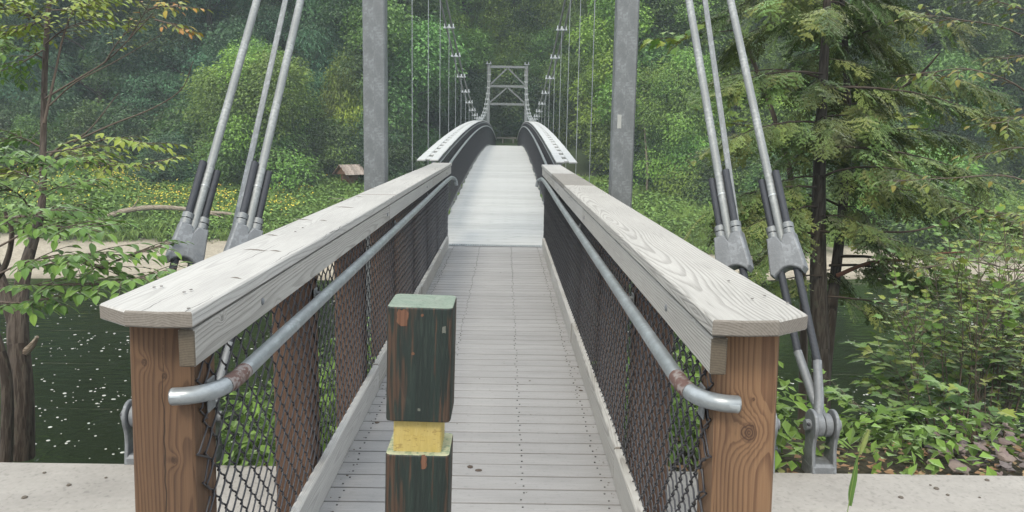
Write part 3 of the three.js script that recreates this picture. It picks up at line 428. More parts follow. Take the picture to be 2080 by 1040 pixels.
// backstays: twisted strand, bridge socket on two threaded rods, forked anchor with pin
function twisted(a, b, r) {
  const d = b.clone().sub(a), L = d.length(), n = Math.round(L / 0.03), sides = 30, q = quatTo(YAX, d.normalize()), pos = [], idx = [], uv = [];
  for (let i = 0; i <= n; i++) for (let k = 0; k <= sides; k++) { const th = k / sides * 6.28318, y = i / n * L, lobe = Math.abs(Math.sin(5 * (th + y * 14))), rr = r * (0.88 + 0.14 * lobe), p = V(Math.cos(th) * rr, y, Math.sin(th) * rr).applyQuaternion(q).add(a); pos.push(p.x, p.y, p.z); uv.push(th * r, y); if (i < n && k < sides) { const e = i * (sides + 1) + k, f = e + sides + 1; idx.push(e, f, e + 1, f, f + 1, e + 1); } }
  const g = new THREE.BufferGeometry(); g.setAttribute('position', new THREE.Float32BufferAttribute(pos, 3)); g.setAttribute('uv', new THREE.Float32BufferAttribute(uv, 2)); g.setIndex(idx); g.computeVertexNormals(); return g;
}
function threaded(L, r) { const p = []; const n = Math.round(L / 0.008); p.push(new THREE.Vector2(0.0001, 0)); for (let i = 0; i < n; i++) p.push(new THREE.Vector2(r, i / n * L), new THREE.Vector2(r, (i + 0.45) / n * L), new THREE.Vector2(r * 0.86, (i + 0.55) / n * L), new THREE.Vector2(r * 0.86, (i + 0.9) / n * L)); p.push(new THREE.Vector2(r, L), new THREE.Vector2(0.0001, L)); return new THREE.LatheGeometry(p, 12); }
function backstay(ax, sideIn, tx, tBlock, label) {
  const PINY = 0.26, A = P3(ax, -0.4, 4.42), pin = A.clone().add(V(0, PINY, 0)), T = P3(tx, TOPN + 0.1, TN), dir = T.clone().sub(pin), L = dir.length(); dir.normalize();
  const perp = V(0, 1, 0).addScaledVector(dir, -dir.y).normalize().negate(), side = V(sideIn, 0, 0).addScaledVector(dir, -dir.x * sideIn).normalize();
  const axis = side.clone().multiplyScalar(0.78).addScaledVector(perp, 0.62).normalize(), thick = V().crossVectors(axis, dir).normalize();
  const g = thing('backstay', label, 'backstay', A), q = new THREE.Quaternion().setFromRotationMatrix(new THREE.Matrix4().makeBasis(axis, dir, thick)), w = (s) => pin.clone().addScaledVector(dir, s).sub(A);
  part(g, 'strand', twisted(w(tBlock + 0.06), T.clone().sub(A), 0.027), mStrand);
  const tie = part(g, 'wire_tie', limb([w(tBlock + 0.42), w(tBlock + 0.43)], 0.0295, 14, false), mGalvLight);
  const sp = 0.05, bh = 0.24; // socket block
  const sh = new THREE.Shape(); sh.moveTo(-sp - 0.028, bh); sh.lineTo(-0.026, bh); sh.lineTo(0, bh - 0.05); sh.lineTo(0.026, bh); sh.lineTo(sp + 0.028, bh); sh.bezierCurveTo(sp + 0.034, bh * 0.6, sp + 0.045, bh * 0.4, sp + 0.048, 0.012); sh.lineTo(sp + 0.036, 0); sh.quadraticCurveTo(0, 0.085, -sp - 0.036, 0); sh.lineTo(-sp - 0.048, 0.012); sh.bezierCurveTo(-sp - 0.045, bh * 0.4, -sp - 0.034, bh * 0.6, -sp - 0.028, bh); sh.closePath();
  const body = new THREE.ExtrudeGeometry(sh, { depth: 0.05, bevelEnabled: true, bevelSize: 0.012, bevelThickness: 0.022, bevelSegments: 4, curveSegments: 14 }).translate(0, 0, -0.025);
  const blk = part(g, 'socket_block', body, mCast); blk.position.copy(w(tBlock - bh / 2)); blk.quaternion.copy(q);
  for (const s of [-1, 1]) {
    const off = axis.clone().multiplyScalar(s * sp);
    for (const k of [0, 1]) { const n = part(g, 'nut', new THREE.CylinderGeometry(0.037, 0.037, 0.036, 6), mGalv); n.position.copy(w(tBlock + bh / 2 + 0.031 + 0.042 * k).add(off)); n.quaternion.copy(q); n.rotateY(0.3 + k * 0.4 + s); }
    const s0 = s < 0 ? 0.36 : 0.44, s1 = tBlock + 0.56 + (s < 0 ? 0.03 : 0), rod = part(g, 'threaded_rod', threaded(s1 - s0, 0.0235), mRodDark); rod.position.copy(w(s0).add(off)); rod.quaternion.copy(q);
    part(g, 'eye_rod', merge([limb([w(s0 + 0.01).add(off), w(0.16).add(off.clone().multiplyScalar(0.55).add(V(s * 0.012, 0, 0))), w(0).add(V(s * 0.023, 0, 0))], [0.025, 0.027, 0.029], 14), limb([-0.024, -0.018, 0.018, 0.024].map((x) => V(s * 0.023 + x * 0.85, PINY, 0)), [0.058, 0.066, 0.066, 0.058], 26)]), mCast);
  }
  const ck = new THREE.Shape(); ck.moveTo(-0.085, -0.04); ck.bezierCurveTo(-0.085, 0.06, -0.045, 0.1, -0.07, PINY - 0.06); ck.bezierCurveTo(-0.105, PINY, -0.08, PINY + 0.09, 0, PINY + 0.09); ck.bezierCurveTo(0.08, PINY + 0.09, 0.105, PINY, 0.07, PINY - 0.06); ck.bezierCurveTo(0.045, 0.1, 0.085, 0.06, 0.085, -0.04); ck.closePath();
  for (const s of [-1, 1]) part(g, 'clevis_cheek', new THREE.ExtrudeGeometry(ck, { depth: 0.008, bevelEnabled: true, bevelSize: 0.008, bevelOffset: -0.008, bevelThickness: 0.007, bevelSegments: 3, curveSegments: 18 }).rotateY(Math.PI / 2).translate(s * 0.06 - 0.004, 0, 0), mCast);
  part(g, 'clevis_base', metalBox(0.145, 0.1, 0.16, 0.016).translate(0, 0.0, 0), mCast);
  const pn = part(g, 'pin', new THREE.CylinderGeometry(0.032, 0.032, 0.2, 20).rotateZ(Math.PI / 2).translate(0, PINY, 0), mCast);
  part(pn, 'split_pin', new THREE.SphereGeometry(0.011, 8, 6).translate(-0.09, 0.275, 0.032), mWire);
  return g;
}
backstay(-2.04, 1, TXL - 0.12, 1.06, 'stay cable and socket in front of the far log, wire tie round its strand');
backstay(-1.68, 1, TXL + 0.12, 1.06, 'stay cable and socket rising behind the smooth railing, beside a thin flat rod');
backstay(1.83, -1, TXR + 0.12, 1.06, 'stay cable and socket before the dark conifer, its whole forked anchor in view');
backstay(1.48, -1, TXR - 0.12, 1.06, 'stay cable and socket rising behind the grained railing, nearer the tower leg');
{
  const A = P3(-1.88, -0.4, 4.5), rod = (pa, pb, lab) => { const a = pa.clone(), g = thing('stay_rod', lab, 'stay rod', a), d = pb.clone().sub(a), m = part(g, 'rod', metalBox(0.042, d.length(), 0.016, 0.004).translate(0, d.length() / 2, 0), mGalv); m.quaternion.copy(quatTo(YAX, d.normalize())); part(g, 'foot_plate', metalBox(0.12, 0.03, 0.12, 0.004), mGalv); };
  const line = (p0, p1, D0, D1) => [at(...p0, D0), at(...p1, D1)];
  const ext = (a, b, y) => { const t = (y - a.y) / (b.y - a.y); return a.clone().lerp(b, t); };
  for (const [p0, p1, lab] of [[[470, 495], [580, 0], 'thin flat grey stay rod between the paired cables, ending behind the smooth railing'], [[1510, 555], [1432, 0], 'thin flat grey stay rod between the paired cables, ending behind the grained railing']]) { const [a, b] = line(p0, p1, 5.35, 6.75); rod(ext(a, b, -0.38), ext(a, b, 5.6), lab); }
}
{ // railing across the far end
  const g = thing('end_railing', 'plain timber railing closing the far landing beyond the deck', 'railing', P3(0.09, 0, 62.5)), mW = std({ color: lin(0.42, 0.40, 0.37), roughness: 0.9, map: tGreyPlain.map });
  const r = part(g, 'top_rail', wood(3.2, 0.13, 0.14, 'x'), [mW, mEnd]); r.position.y = 1.03; const r2 = part(g, 'lower_rail', wood(3.2, 0.09, 0.05, 'x'), [mW, mEnd]); r2.position.set(0, 0.35, 0.04);
  for (const x of [-1.4, -0.32, 0.48, 1.4]) { const p = part(g, 'post', wood(0.13, 2.4, 0.13, 'y'), [mW, mEnd]); p.position.set(x, -0.24, 0); }
  struct('far_landing', mv(metalBox(4, 0.25, 3.4, 0.01), 0.09, -0.13, -61.1), mConc);
}
// ---------------------------------------------------------------- foliage
const leafMat = (o = {}) => std({ color: 0xffffff, roughness: 0.62, side: THREE.DoubleSide, ...o });
const glowLeaf = (c) => new THREE.MeshPhysicalMaterial({ color: c, roughness: 1, transmission: 0.32, thickness: 0, side: THREE.DoubleSide });
// a bunch of small folded leaves through a ball
function clump(seed, n, R, len, wid, flat = 0.7, droop = 0.25) {
  const r = rng(seed), pos = [];
  for (let i = 0; i < n; i++) {
    const c = V(r() - 0.5, (r() - 0.5) * flat, r() - 0.5).normalize().multiplyScalar(R * Math.cbrt(r())), d = V(c.x + (r() - 0.5) * R, (r() - 0.5 - droop) * R, c.z + (r() - 0.5) * R).normalize();
    const n0 = V((r() - 0.5) * 1.1, 1, (r() - 0.5) * 1.1), s = V().crossVectors(d, n0).normalize(), up = V().crossVectors(s, d), l = len * (0.7 + 0.6 * r()), w = wid * (0.7 + 0.6 * r());
    const tip = c.clone().addScaledVector(d, l).addScaledVector(up, -0.12 * l), m = c.clone().addScaledVector(d, l * 0.45), a = m.clone().addScaledVector(s, w).addScaledVector(up, 0.2 * w), b = m.clone().addScaledVector(s, -w).addScaledVector(up, 0.2 * w);
    for (const p of [c, a, tip, c, tip, b]) pos.push(p.x, p.y, p.z);
  }
  const g = new THREE.BufferGeometry(); g.setAttribute('position', new THREE.Float32BufferAttribute(pos, 3)); g.computeVertexNormals(); return g;
}
const shingle = wood(0.19, 0.018, 0.2, "z", 0, 0, 0.003);
const farClumps = [clump(601, 52, 0.62, 0.19, 0.052), clump(602, 60, 0.62, 0.15, 0.043, 0.5), clump(603, 48, 0.7, 0.16, 0.026, 0.5, 0.5)];
const mFarLeaf = new THREE.MeshPhysicalMaterial({ color: 0xffffff, roughness: 1, transmission: 0.35, thickness: 0, side: THREE.DoubleSide });
// crown = many lobes, each a shell of clumps; returns matrices (unit: metres, base at the ground)
function crownMatrices(seed, H, R, low, lobes, per, shape = 0.5, lr = 0.34) {
  const r = rng(seed), M = [], C = [];
  for (let l = 0; l < lobes; l++) {
    const t = Math.pow((l + r()) / lobes, 0.85), y = lerp(low, H * 0.97, t), env = R * Math.pow(Math.max(0.03, Math.sin(Math.PI * (0.16 + 0.8 * Math.pow(t, shape)))), 0.75), a = l * 2.4 + r() * 1.3, q = env * Math.sqrt(0.2 + 0.8 * r()), c = V(Math.cos(a) * q, y, Math.sin(a) * q), rel = 0.5 + 0.95 * r(), rad = R * lr * rel, tone = 0.55 + 0.9 * r(), hue = r();
    for (let i = 0; i < per * rel * rel; i++) {
      const d = V(r() - 0.5, (r() - 0.35) * 0.9, r() - 0.5).normalize(), p = c.clone().addScaledVector(d, rad * (0.72 + 0.4 * r())); p.y -= Math.abs(d.x) * rad * 0.2;
      M.push(TM(p, new THREE.Quaternion().setFromEuler(new THREE.Euler((r() - 0.5) * 0.8, r() * 6.28, (r() - 0.5) * 0.8)), 0.75 + 0.6 * r()));
      const k = tone * (0.8 + 0.4 * r()); C.push(lin(k * (0.9 + 0.35 * hue), k, k * (1.05 - 0.3 * hue)));
    }
  }
  return [M, C];
}
function trunkGeo(seed, H, r0, nl, R) {
  const r = rng(seed), pts = []; for (let i = 0; i <= 8; i++) pts.push(V((r() - 0.5) * 0.25 * i / 3, i / 8 * H * 0.92 - 0.4, (r() - 0.5) * 0.25 * i / 3));
  const g = [limb(pts, pts.map((_, i) => r0 * (1 - 0.1 * i)), 7)];
  for (let k = 0; k < nl; k++) { const i = 2 + (k % 6), b = pts[i].clone(), a = r() * 6.28, l = R * (0.5 + 0.5 * r()); g.push(limb([b, b.clone().add(V(Math.cos(a) * l * 0.5, l * 0.35, Math.sin(a) * l * 0.5)), b.clone().add(V(Math.cos(a) * l, l * 0.55, Math.sin(a) * l))], [r0 * 0.45, r0 * 0.3, r0 * 0.1], 5)); }
  return merge(g);
}
const GREENS = { deep: [0.048, 0.112, 0.032], mid: [0.088, 0.185, 0.036], light: [0.145, 0.28, 0.04], yellow: [0.19, 0.30, 0.04], blue: [0.060, 0.150, 0.070] };
const kinds = [
  { H: 19, R: 3.7, low: 1.2, lobes: 30, per: 70, k: 0, shape: 0.75, lr: 0.36 }, { H: 23, R: 4.3, low: 3, lobes: 34, per: 70, k: 1, shape: 0.85, lr: 0.34 }, { H: 16, R: 3.4, low: 0.6, lobes: 26, per: 70, k: 0, shape: 0.65, lr: 0.38 },
  { H: 7, R: 3.1, low: 0.3, lobes: 30, per: 44, k: 1, shape: 0.7 }, { H: 3.4, R: 2.2, low: 0.1, lobes: 16, per: 34, k: 0, shape: 0.7 }, { H: 20, R: 3.0, low: 1.5, lobes: 36, per: 56, k: 2, shape: 0.5, lr: 0.36 },
].map((d, i) => ({ ...d, crown: crownMatrices(620 + i, d.H, d.R, d.low, d.lobes, d.per, d.shape, d.lr), trunk: trunkGeo(640 + i, d.H, d.H * 0.012 + 0.03, 10, d.R) }));
const protos = {};
function tree(kind, name, label, category, x, D, s, tint, group, sy = 1) {
  const d = kinds[kind]; let t = protos[kind];
  const mat = mFarLeaf.clone(); mat.color = lin(...tint);
  if (!t) { t = protos[kind] = thing(name, label, category, V(), group); part(t, 'trunk', d.trunk, mBarkDark); inst(t, 'crown', farClumps[d.k], mat, d.crown[0], d.crown[1], false); }
  else { t = t.clone(); t.name = nm(name); scene.add(t); t.userData = {}; tag(t, label, category, group); }
  t.children[1].material = mat; t.position.copy(P3(x, groundY(x, D) - 0.1, D)); t.rotation.set(0, x * 7.3 + D, 0); t.scale.set(s, s * sy, s);
  return t;
}
for (const k in GREENS) GREENS[k] = GREENS[k].map((v) => v * 1.0);
const vary = (c, r) => { const k = 0.82 + 0.36 * r(), h = r() - 0.5; return [c[0] * k * (1 + 0.3 * h), c[1] * k, c[2] * k * (1 - 0.25 * h)]; };
{ // the wood on the far bank: trees one can tell apart
  const r = rng(700), xAt = (px, D) => at(px, 300, D).x;
  // nearest, distinct ones
  tree(3, 'round_tree', 'round bright green leafy tree over the meadow, left of the near tower leg', 'tree', xAt(528, 49.5), 49.5, 1.12, GREENS.light, null, 0.98);
  tree(3, 'round_tree', 'light green spreading tree close past the near tower leg with the white plate', 'tree', xAt(1378, 50), 50, 0.92, GREENS.light, null, 1.2);
  tree(4, 'bush', 'yellow-green vine-hung bush between the round tree and the tower leg', 'bush', xAt(704, 53), 53, 0.8, GREENS.yellow, null, 2.3);
  tree(4, 'bush', 'bluish green bush at the dark edge of the wood above the yellow flowers', 'bush', xAt(345, 49), 49, 0.75, GREENS.blue);
  tree(4, 'bush', 'low leafy bush under the round tree behind the flower meadow', 'bush', xAt(560, 49), 49, 0.9, GREENS.mid);
  tree(4, 'bush', 'dense mound of bright green leaves on the far bank behind the dark conifer', 'bush', xAt(1890, 42), 42, 1.35, GREENS.light, null, 0.82);
  tree(4, 'bush', 'green bush at the foot of the light spreading tree', 'bush', xAt(1470, 48), 48, 0.85, GREENS.mid);
  tree(4, 'bush', 'green bush just behind the shaded conifer trunk on the far bank', 'bush', xAt(1610, 46), 46, 1.0, GREENS.mid);
  tree(4, 'bush', 'dark bush at the edge of the wood behind the little roofed sign', 'bush', xAt(770, 52), 52, 0.9, GREENS.deep);
  const row = [[-44, 0], [-39.5, 2], [-35.5, 1], [-31, 5], [-27, 0], [-23.2, 2], [-19.5, 1], [-15.5, 0], [-11.8, 5], [-8.6, 2], [8.4, 0], [11.8, 2], [15.6, 1], [19.5, 0], [23.4, 5], [27.5, 2], [31.5, 0], [36, 1], [41, 2], [46, 0]];
  const G = 'front trees of the far wood';
  row.forEach(([x, k], i) => { const D = 53.5 + 2.5 * r(); const t = [GREENS.mid, GREENS.deep, GREENS.light, GREENS.blue, GREENS.mid][(r() * 5) | 0]; tree(k, 'wood_tree', 'tall broadleaf tree in the front row of the dark wood across the river', 'tree', x + r() - 0.5, D, 0.9 + 0.3 * r(), vary(t, r), G); });
  for (let i = 0; i < 24; i++) { const x = -50 + i * 4.3 + 2 * (r() - 0.5), k = [0, 1, 5][(r() * 3) | 0], t = [GREENS.mid, GREENS.light, GREENS.light, GREENS.blue, GREENS.deep][(r() * 5) | 0]; if (Math.abs(x) < 3.4) continue; tree(k, 'wood_tree', 'tall broadleaf tree standing behind the front row of the wood', 'tree', x, 60.5 + 4 * r(), 1.0 + 0.3 * r(), vary(t, r), 'second row of the far wood'); }
  for (const [x, D, k, s, t] of [[-3.4, 68, 0, 1.0, GREENS.light], [3.6, 67.5, 1, 0.95, GREENS.mid], [0.4, 70, 1, 1.1, GREENS.light], [-7, 68.5, 1, 1.05, GREENS.mid], [7.2, 69, 0, 1.2, GREENS.light]]) tree(k, 'wood_tree', 'hazy tree standing behind the far tower', 'tree', x, D, s, t, 'trees behind the far tower');
  const ub = rng(707); // bushes under the trees
  for (let i = 0; i < 30; i++) { const x = -46 + i * 3.15 + ub(), D = 51.2 + 3 * ub(); if (Math.abs(x) < 5.5) continue; tree(4, 'bush', 'dark bush in the undergrowth along the foot of the far wood', 'bush', x, D, 0.75 + 0.5 * ub(), vary(ub() < 0.5 ? GREENS.deep : GREENS.mid, ub), 'undergrowth bushes at the foot of the wood'); }
  for (let i = 0; i < 8; i++) { const x = -4.5 + i * 1.3; tree(4, 'bush', 'dark bush under the bridge end at the far wood', 'bush', x, 64.5 + 2 * ub(), 1.0, vary(GREENS.deep, ub), 'bushes behind the far landing'); }
  // the wood behind: one mass
  const M = [], C = [], T = [], fr = rng(711);
  for (let i = 0; i < 62; i++) { const x = -78 + (i % 31) * 5.2 + 3 * fr(), D = 70 + 9 * Math.floor(i / 31) + 6 * fr(), k = kinds[[0, 1, 5][(fr() * 3) | 0]], s = 1.05 + 0.4 * fr(), b = P3(x, groundY(x, D) - 0.3, D), tm = TM(b, new THREE.Quaternion().setFromAxisAngle(YAX, fr() * 6), s), tt = vary([GREENS.mid, GREENS.light, GREENS.light, GREENS.blue][(fr() * 4) | 0], fr); k.crown[0].forEach((m, j) => { if (j % 3 === 2) return; M.push(tm.clone().multiply(m).multiply(new THREE.Matrix4().makeScale(1.3, 1.3, 1.3))); const c = k.crown[1][j]; C.push(lin(c.r * tt[0], c.g * tt[1], c.b * tt[2])); }); T.push(moved(k.trunk, tm)); }
  const wood_ = new THREE.Group(); wood_.name = 'far_wood'; wood_.userData.kind = 'stuff'; tag(wood_, 'hazy mass of forest rising on the slope behind the front trees', 'forest'); scene.add(wood_);
  inst(wood_, 'forest_crowns', farClumps[1], mFarLeaf, M, C); const tr = part(wood_, 'forest_trunks', merge(T), mBarkDark); tr.userData.kind = 'stuff';
}
{ // meadow: grass, herbs, flowers
  const r = rng(720), blade = (n, h, w, seed) => { const q = rng(seed), pos = []; for (let i = 0; i < n; i++) { const a = q() * 6.28, b = V((q() - 0.5) * 0.3, 0, (q() - 0.5) * 0.3), l = h * (0.6 + 0.6 * q()), o = V(Math.cos(a), 0, Math.sin(a)), s = V(-o.z, 0, o.x).multiplyScalar(w), m = b.clone().addScaledVector(o, l * 0.15).setY(l * 0.6), t = b.clone().addScaledVector(o, l * 0.45).setY(l); for (const p of [b.clone().sub(s), b.clone().add(s), m, b.clone().add(s), m.clone().addScaledVector(s, 0.6), t, m, b.clone().add(s), t]) pos.push(p.x, p.y, p.z); } const g = new THREE.BufferGeometry(); g.setAttribute('position', new THREE.Float32BufferAttribute(pos, 3)); g.computeVertexNormals(); return g; };
  const tuft = blade(16, 0.62, 0.018, 721), herb = clump(722, 34, 0.36, 0.16, 0.04, 1.1, 0), M = [], C = [], HM = [], HC = [], F = [], FC = [];
  for (let i = 0; i < 30000; i++) {
    const x = lerp(-40, 40, r()), D = lerp(35, 56, r()), k = D - shoreD(x), n = fbm(x * 0.25, D * 0.25, 725, 3); if (k < 4.4 + 3.5 * (n - 0.4) + (x > 0 ? -0.6 : 1.3) || k > 19.5) continue;
    const flowery = x < -10.5 && x > -30 && n > 0.45 && D > 40.5 && fbm(x * 0.6, D * 0.6, 728, 3) > 0.5, left = x < 0, thin = sstep(4, 8, k); if (r() > 0.35 + 0.65 * thin) continue;
    const p = P3(x, groundY(x, D) - 0.05, D), s = (0.5 + 0.6 * r()) * (0.55 + 0.45 * thin), tone = 0.6 + 0.6 * n + 0.25 * r();
    if (r() < 0.62) { M.push(TM(p, new THREE.Quaternion().setFromAxisAngle(YAX, r() * 6), s * 1.15)); C.push(lin(0.135 * tone, 0.21 * tone, 0.045 * tone)); }
    else { p.y += 0.28 * s; HM.push(TM(p, new THREE.Quaternion().setFromAxisAngle(YAX, r() * 6), s * (1.3 + 0.9 * fbm(x * 0.7, D * 0.7, 729, 2)))); HC.push(lin(0.12 * tone, 0.21 * tone, 0.04 * tone)); }
    if (flowery && r() < 0.5) for (let j = 0; j < 3; j++) { F.push(TM(p.clone().add(V((r() - 0.5) * 0.7, 0.55 + 0.5 * r(), (r() - 0.5) * 0.7)), new THREE.Quaternion().setFromEuler(new THREE.Euler(0.8 * r(), r() * 6, 0.6 * r())), 0.018 + 0.026 * r())); FC.push(r() < 0.9 ? lin(0.5, 0.42, 0.03) : lin(0.5, 0.27, 0.03)); }
  }
  tag(inst(scene, 'meadow_grass', tuft, leafMat(), M, C), 'tall green grass of the meadow on the far bank', 'grass');
  tag(inst(scene, 'meadow_herbs', herb, leafMat(), HM, HC), 'leafy herbs growing through the grass of the far bank', 'herbs');
  const fl = new THREE.ConeGeometry(1, 0.35, 7); fl.rotateX(Math.PI);
  tag(inst(scene, 'yellow_flowers', fl, leafMat(), F, FC), 'yellow and orange flowers in the meadow left of the bridge', 'wildflowers');
}
{ // roofed sign on a post in the meadow
  const D = 49, b = at(711, 384, D), k = thing('trail_kiosk', 'small wooden sign shelter with shingled gable roof standing in the meadow', 'sign shelter', b); k.rotation.y = 0.85; k.scale.setScalar(1.05);
  const mW = withTex(tPost, 0.002, { color: lin(1.5, 1.25, 1.0) }), mS = [1, 0.8, 1.2].map((q) => withTex(tGreyPlain, 0.002, { color: lin(0.85 * q, 0.72 * q, 0.66 * q) }));
  const p = part(k, 'post', wood(0.36, 1.1, 0.36, 'y'), [mW, mW]); p.position.y = 0.2; const pn = part(k, 'sign_panel', wood(1.15, 0.5, 0.08, 'x'), [mW, mW]); pn.position.y = 0.72;
  const rise = 0.52, run = 0.6, L = 1.5, ang = Math.atan2(rise, run), sl = Math.hypot(rise, run) + 0.05;
  for (const s of [-1, 1]) {
    const rf = part(k, 'roof', metalBox(L, 0.03, sl, 0.004), mW); rf.position.set(0, 0.85 + rise / 2, s * run / 2); rf.rotation.x = s * ang;
    for (let j = 0; j < 5; j++) for (let i = 0; i < 7; i++) { const q = part(rf, 'shingle', shingle, mS[(i * 5 + j * 3 + (s > 0 ? 1 : 0)) % 3]); q.position.set(-L / 2 + 0.11 + i * 0.213 + (j % 2 ? 0.03 : -0.03), 0.026 + (j % 2) * 0.002, s * (sl / 2 - 0.09 - j * 0.158)); q.rotation.x = s * 0.06; }
  }
  for (const s of [-1, 1]) { const gb = part(k, 'gable', (() => { const sh = new THREE.Shape(); sh.moveTo(-run + 0.08, 0); sh.lineTo(run - 0.08, 0); sh.lineTo(0, rise - 0.07); sh.closePath(); return new THREE.ExtrudeGeometry(sh, { depth: 0.04, bevelEnabled: false }).rotateY(Math.PI / 2); })(), mW); gb.position.set(s * (L / 2 - 0.18) - 0.02, 0.86, 0); }
}
{ // grey fallen log, leaning dead trunk
  const D = 39.5, pts = [[180, 462], [205, 448], [245, 431], [300, 422], [360, 423], [420, 431], [475, 436], [560, 462], [620, 480]].map(([x, y], i) => at(x, y, D + i * 0.12)), r = rng(741);
  const log = thing('fallen_log', 'long pale grey fallen log arching over the flower meadow by the sand', 'log', pts[0].clone()), l = (p) => p.clone().sub(pts[0]), cp = curve(pts.map(l), 40);
  part(log, 'trunk', limb(cp, cp.map((_, i) => lerp(0.17, 0.05, i / 40)), 9, true), mBarkPale);
  for (const [i, dx, dy] of [[12, 0.5, 0.6], [24, 1.4, -0.35], [30, 1.2, 0.3]]) part(log, 'branch', limb([cp[i], cp[i].clone().add(V(dx * 0.5, dy * 0.4, 0.1)), cp[i].clone().add(V(dx, dy, 0.2))], [0.05, 0.035, 0.012], 5), mBarkPale);
  const a = at(1043, 296, 66), b = at(1066, 150, 66.5), t = thing('dead_tree', 'leaning bare brown dead trunk seen through the far tower', 'dead tree', a); part(t, 'trunk', limb(curve([V(0, -3, 0), V(), V(0.35, 2, 0), b.clone().sub(a)], 10), [...Array(11)].map((_, i) => 0.3 - 0.016 * i), 8), withTex(tBark, 0.006, { color: lin(2.2, 1.7, 1.4) }));
  part(t, 'snag', limb([V(0.3, 1.8, 0), V(0.9, 2.2, 0.2)], [0.07, 0.02], 5), mBarkDark);
  for (const [px, y0, y1, DD, w] of [[1312, 240, 405, 49.5, 0.085], [1690, 200, 400, 52, 0.13]]) { const q = at(px, y1, DD), e = at(px - 4, y0, DD), s = thing('thin_sapling', px < 1500 ? 'thin pale bare sapling trunk at the foot of the light spreading tree' : 'pale trunk at the edge of the wood behind the conifer', 'sapling', q); part(s, 'trunk', limb([V(0, -1, 0), V(0.05, 1.5, 0), e.sub(q)], [w, w * 0.9, w * 0.6], 6), mBarkPale); part(s, 'twig', limb([V(0.04, 2, 0), V(0.4, 2.6, 0.2)], [0.03, 0.01], 4), mTwig); }
}


// ---------------------------------------------------------------- near plants, leaf by leaf
// ovate leaf, base at the origin, along +z, face up; folded on the midrib, tip drooping
function ovate(len, wid, droop, ser = 0) {
  const pos = [], N = 6, e = (t) => wid * Math.pow(Math.sin(Math.PI * Math.pow(t, 0.8)), 0.9), y = (t) => -droop * t * t;
  for (let i = 0; i < N; i++) { const t0 = i / N, t1 = (i + 1) / N, z0 = t0 * len, z1 = t1 * len, w0 = e(t0) * (ser && i % 2 ? 0.93 : 1), w1 = e(t1) * (ser && (i + 1) % 2 ? 0.93 : 1); for (const s of [-1, 1]) { const A = [0, y(t0), z0], B = [0, y(t1), z1], C = [s * w0, y(t0) + w0 * 0.28, z0], D = [s * w1, y(t1) + w1 * 0.28, z1]; for (const q of (s > 0 ? [A, B, D, A, D, C] : [A, D, B, A, C, D])) pos.push(...q); } }
  const g = new THREE.BufferGeometry(); g.setAttribute('position', new THREE.Float32BufferAttribute(pos, 3)); g.computeVertexNormals(); return g;
}
// five-lobed leaf
function lobed(size, droop) {
  const c = [0, 0.25], out = [[0, 0], [0.16, -0.05], [0.34, 0.02], [0.52, 0.06], [0.40, 0.22], [0.64, 0.42], [0.44, 0.48], [0.50, 0.66], [0.24, 0.60], [0.13, 0.82], [0, 1.05]], full = [...out, ...out.slice(1, -1).reverse().map(([x, y]) => [-x, y])], pos = [];
  const P = ([x, y]) => [x * size, (Math.abs(x) * 0.22 - droop * (x * x + y * y)) * size, y * size];
  for (let i = 0; i < full.length; i++) pos.push(...P(c), ...P(full[(i + 1) % full.length]), ...P(full[i]));
  const g = new THREE.BufferGeometry(); g.setAttribute('position', new THREE.Float32BufferAttribute(pos, 3)); g.computeVertexNormals(); return g;
}
const leafShapes = { ovate: [ovate(1, 0.24, 0.18), ovate(1, 0.27, 0.3, 1), ovate(1, 0.22, 0.08)], lobed: [lobed(1, 0.12), lobed(1, 0.28), lobed(0.95, 0.2)] };
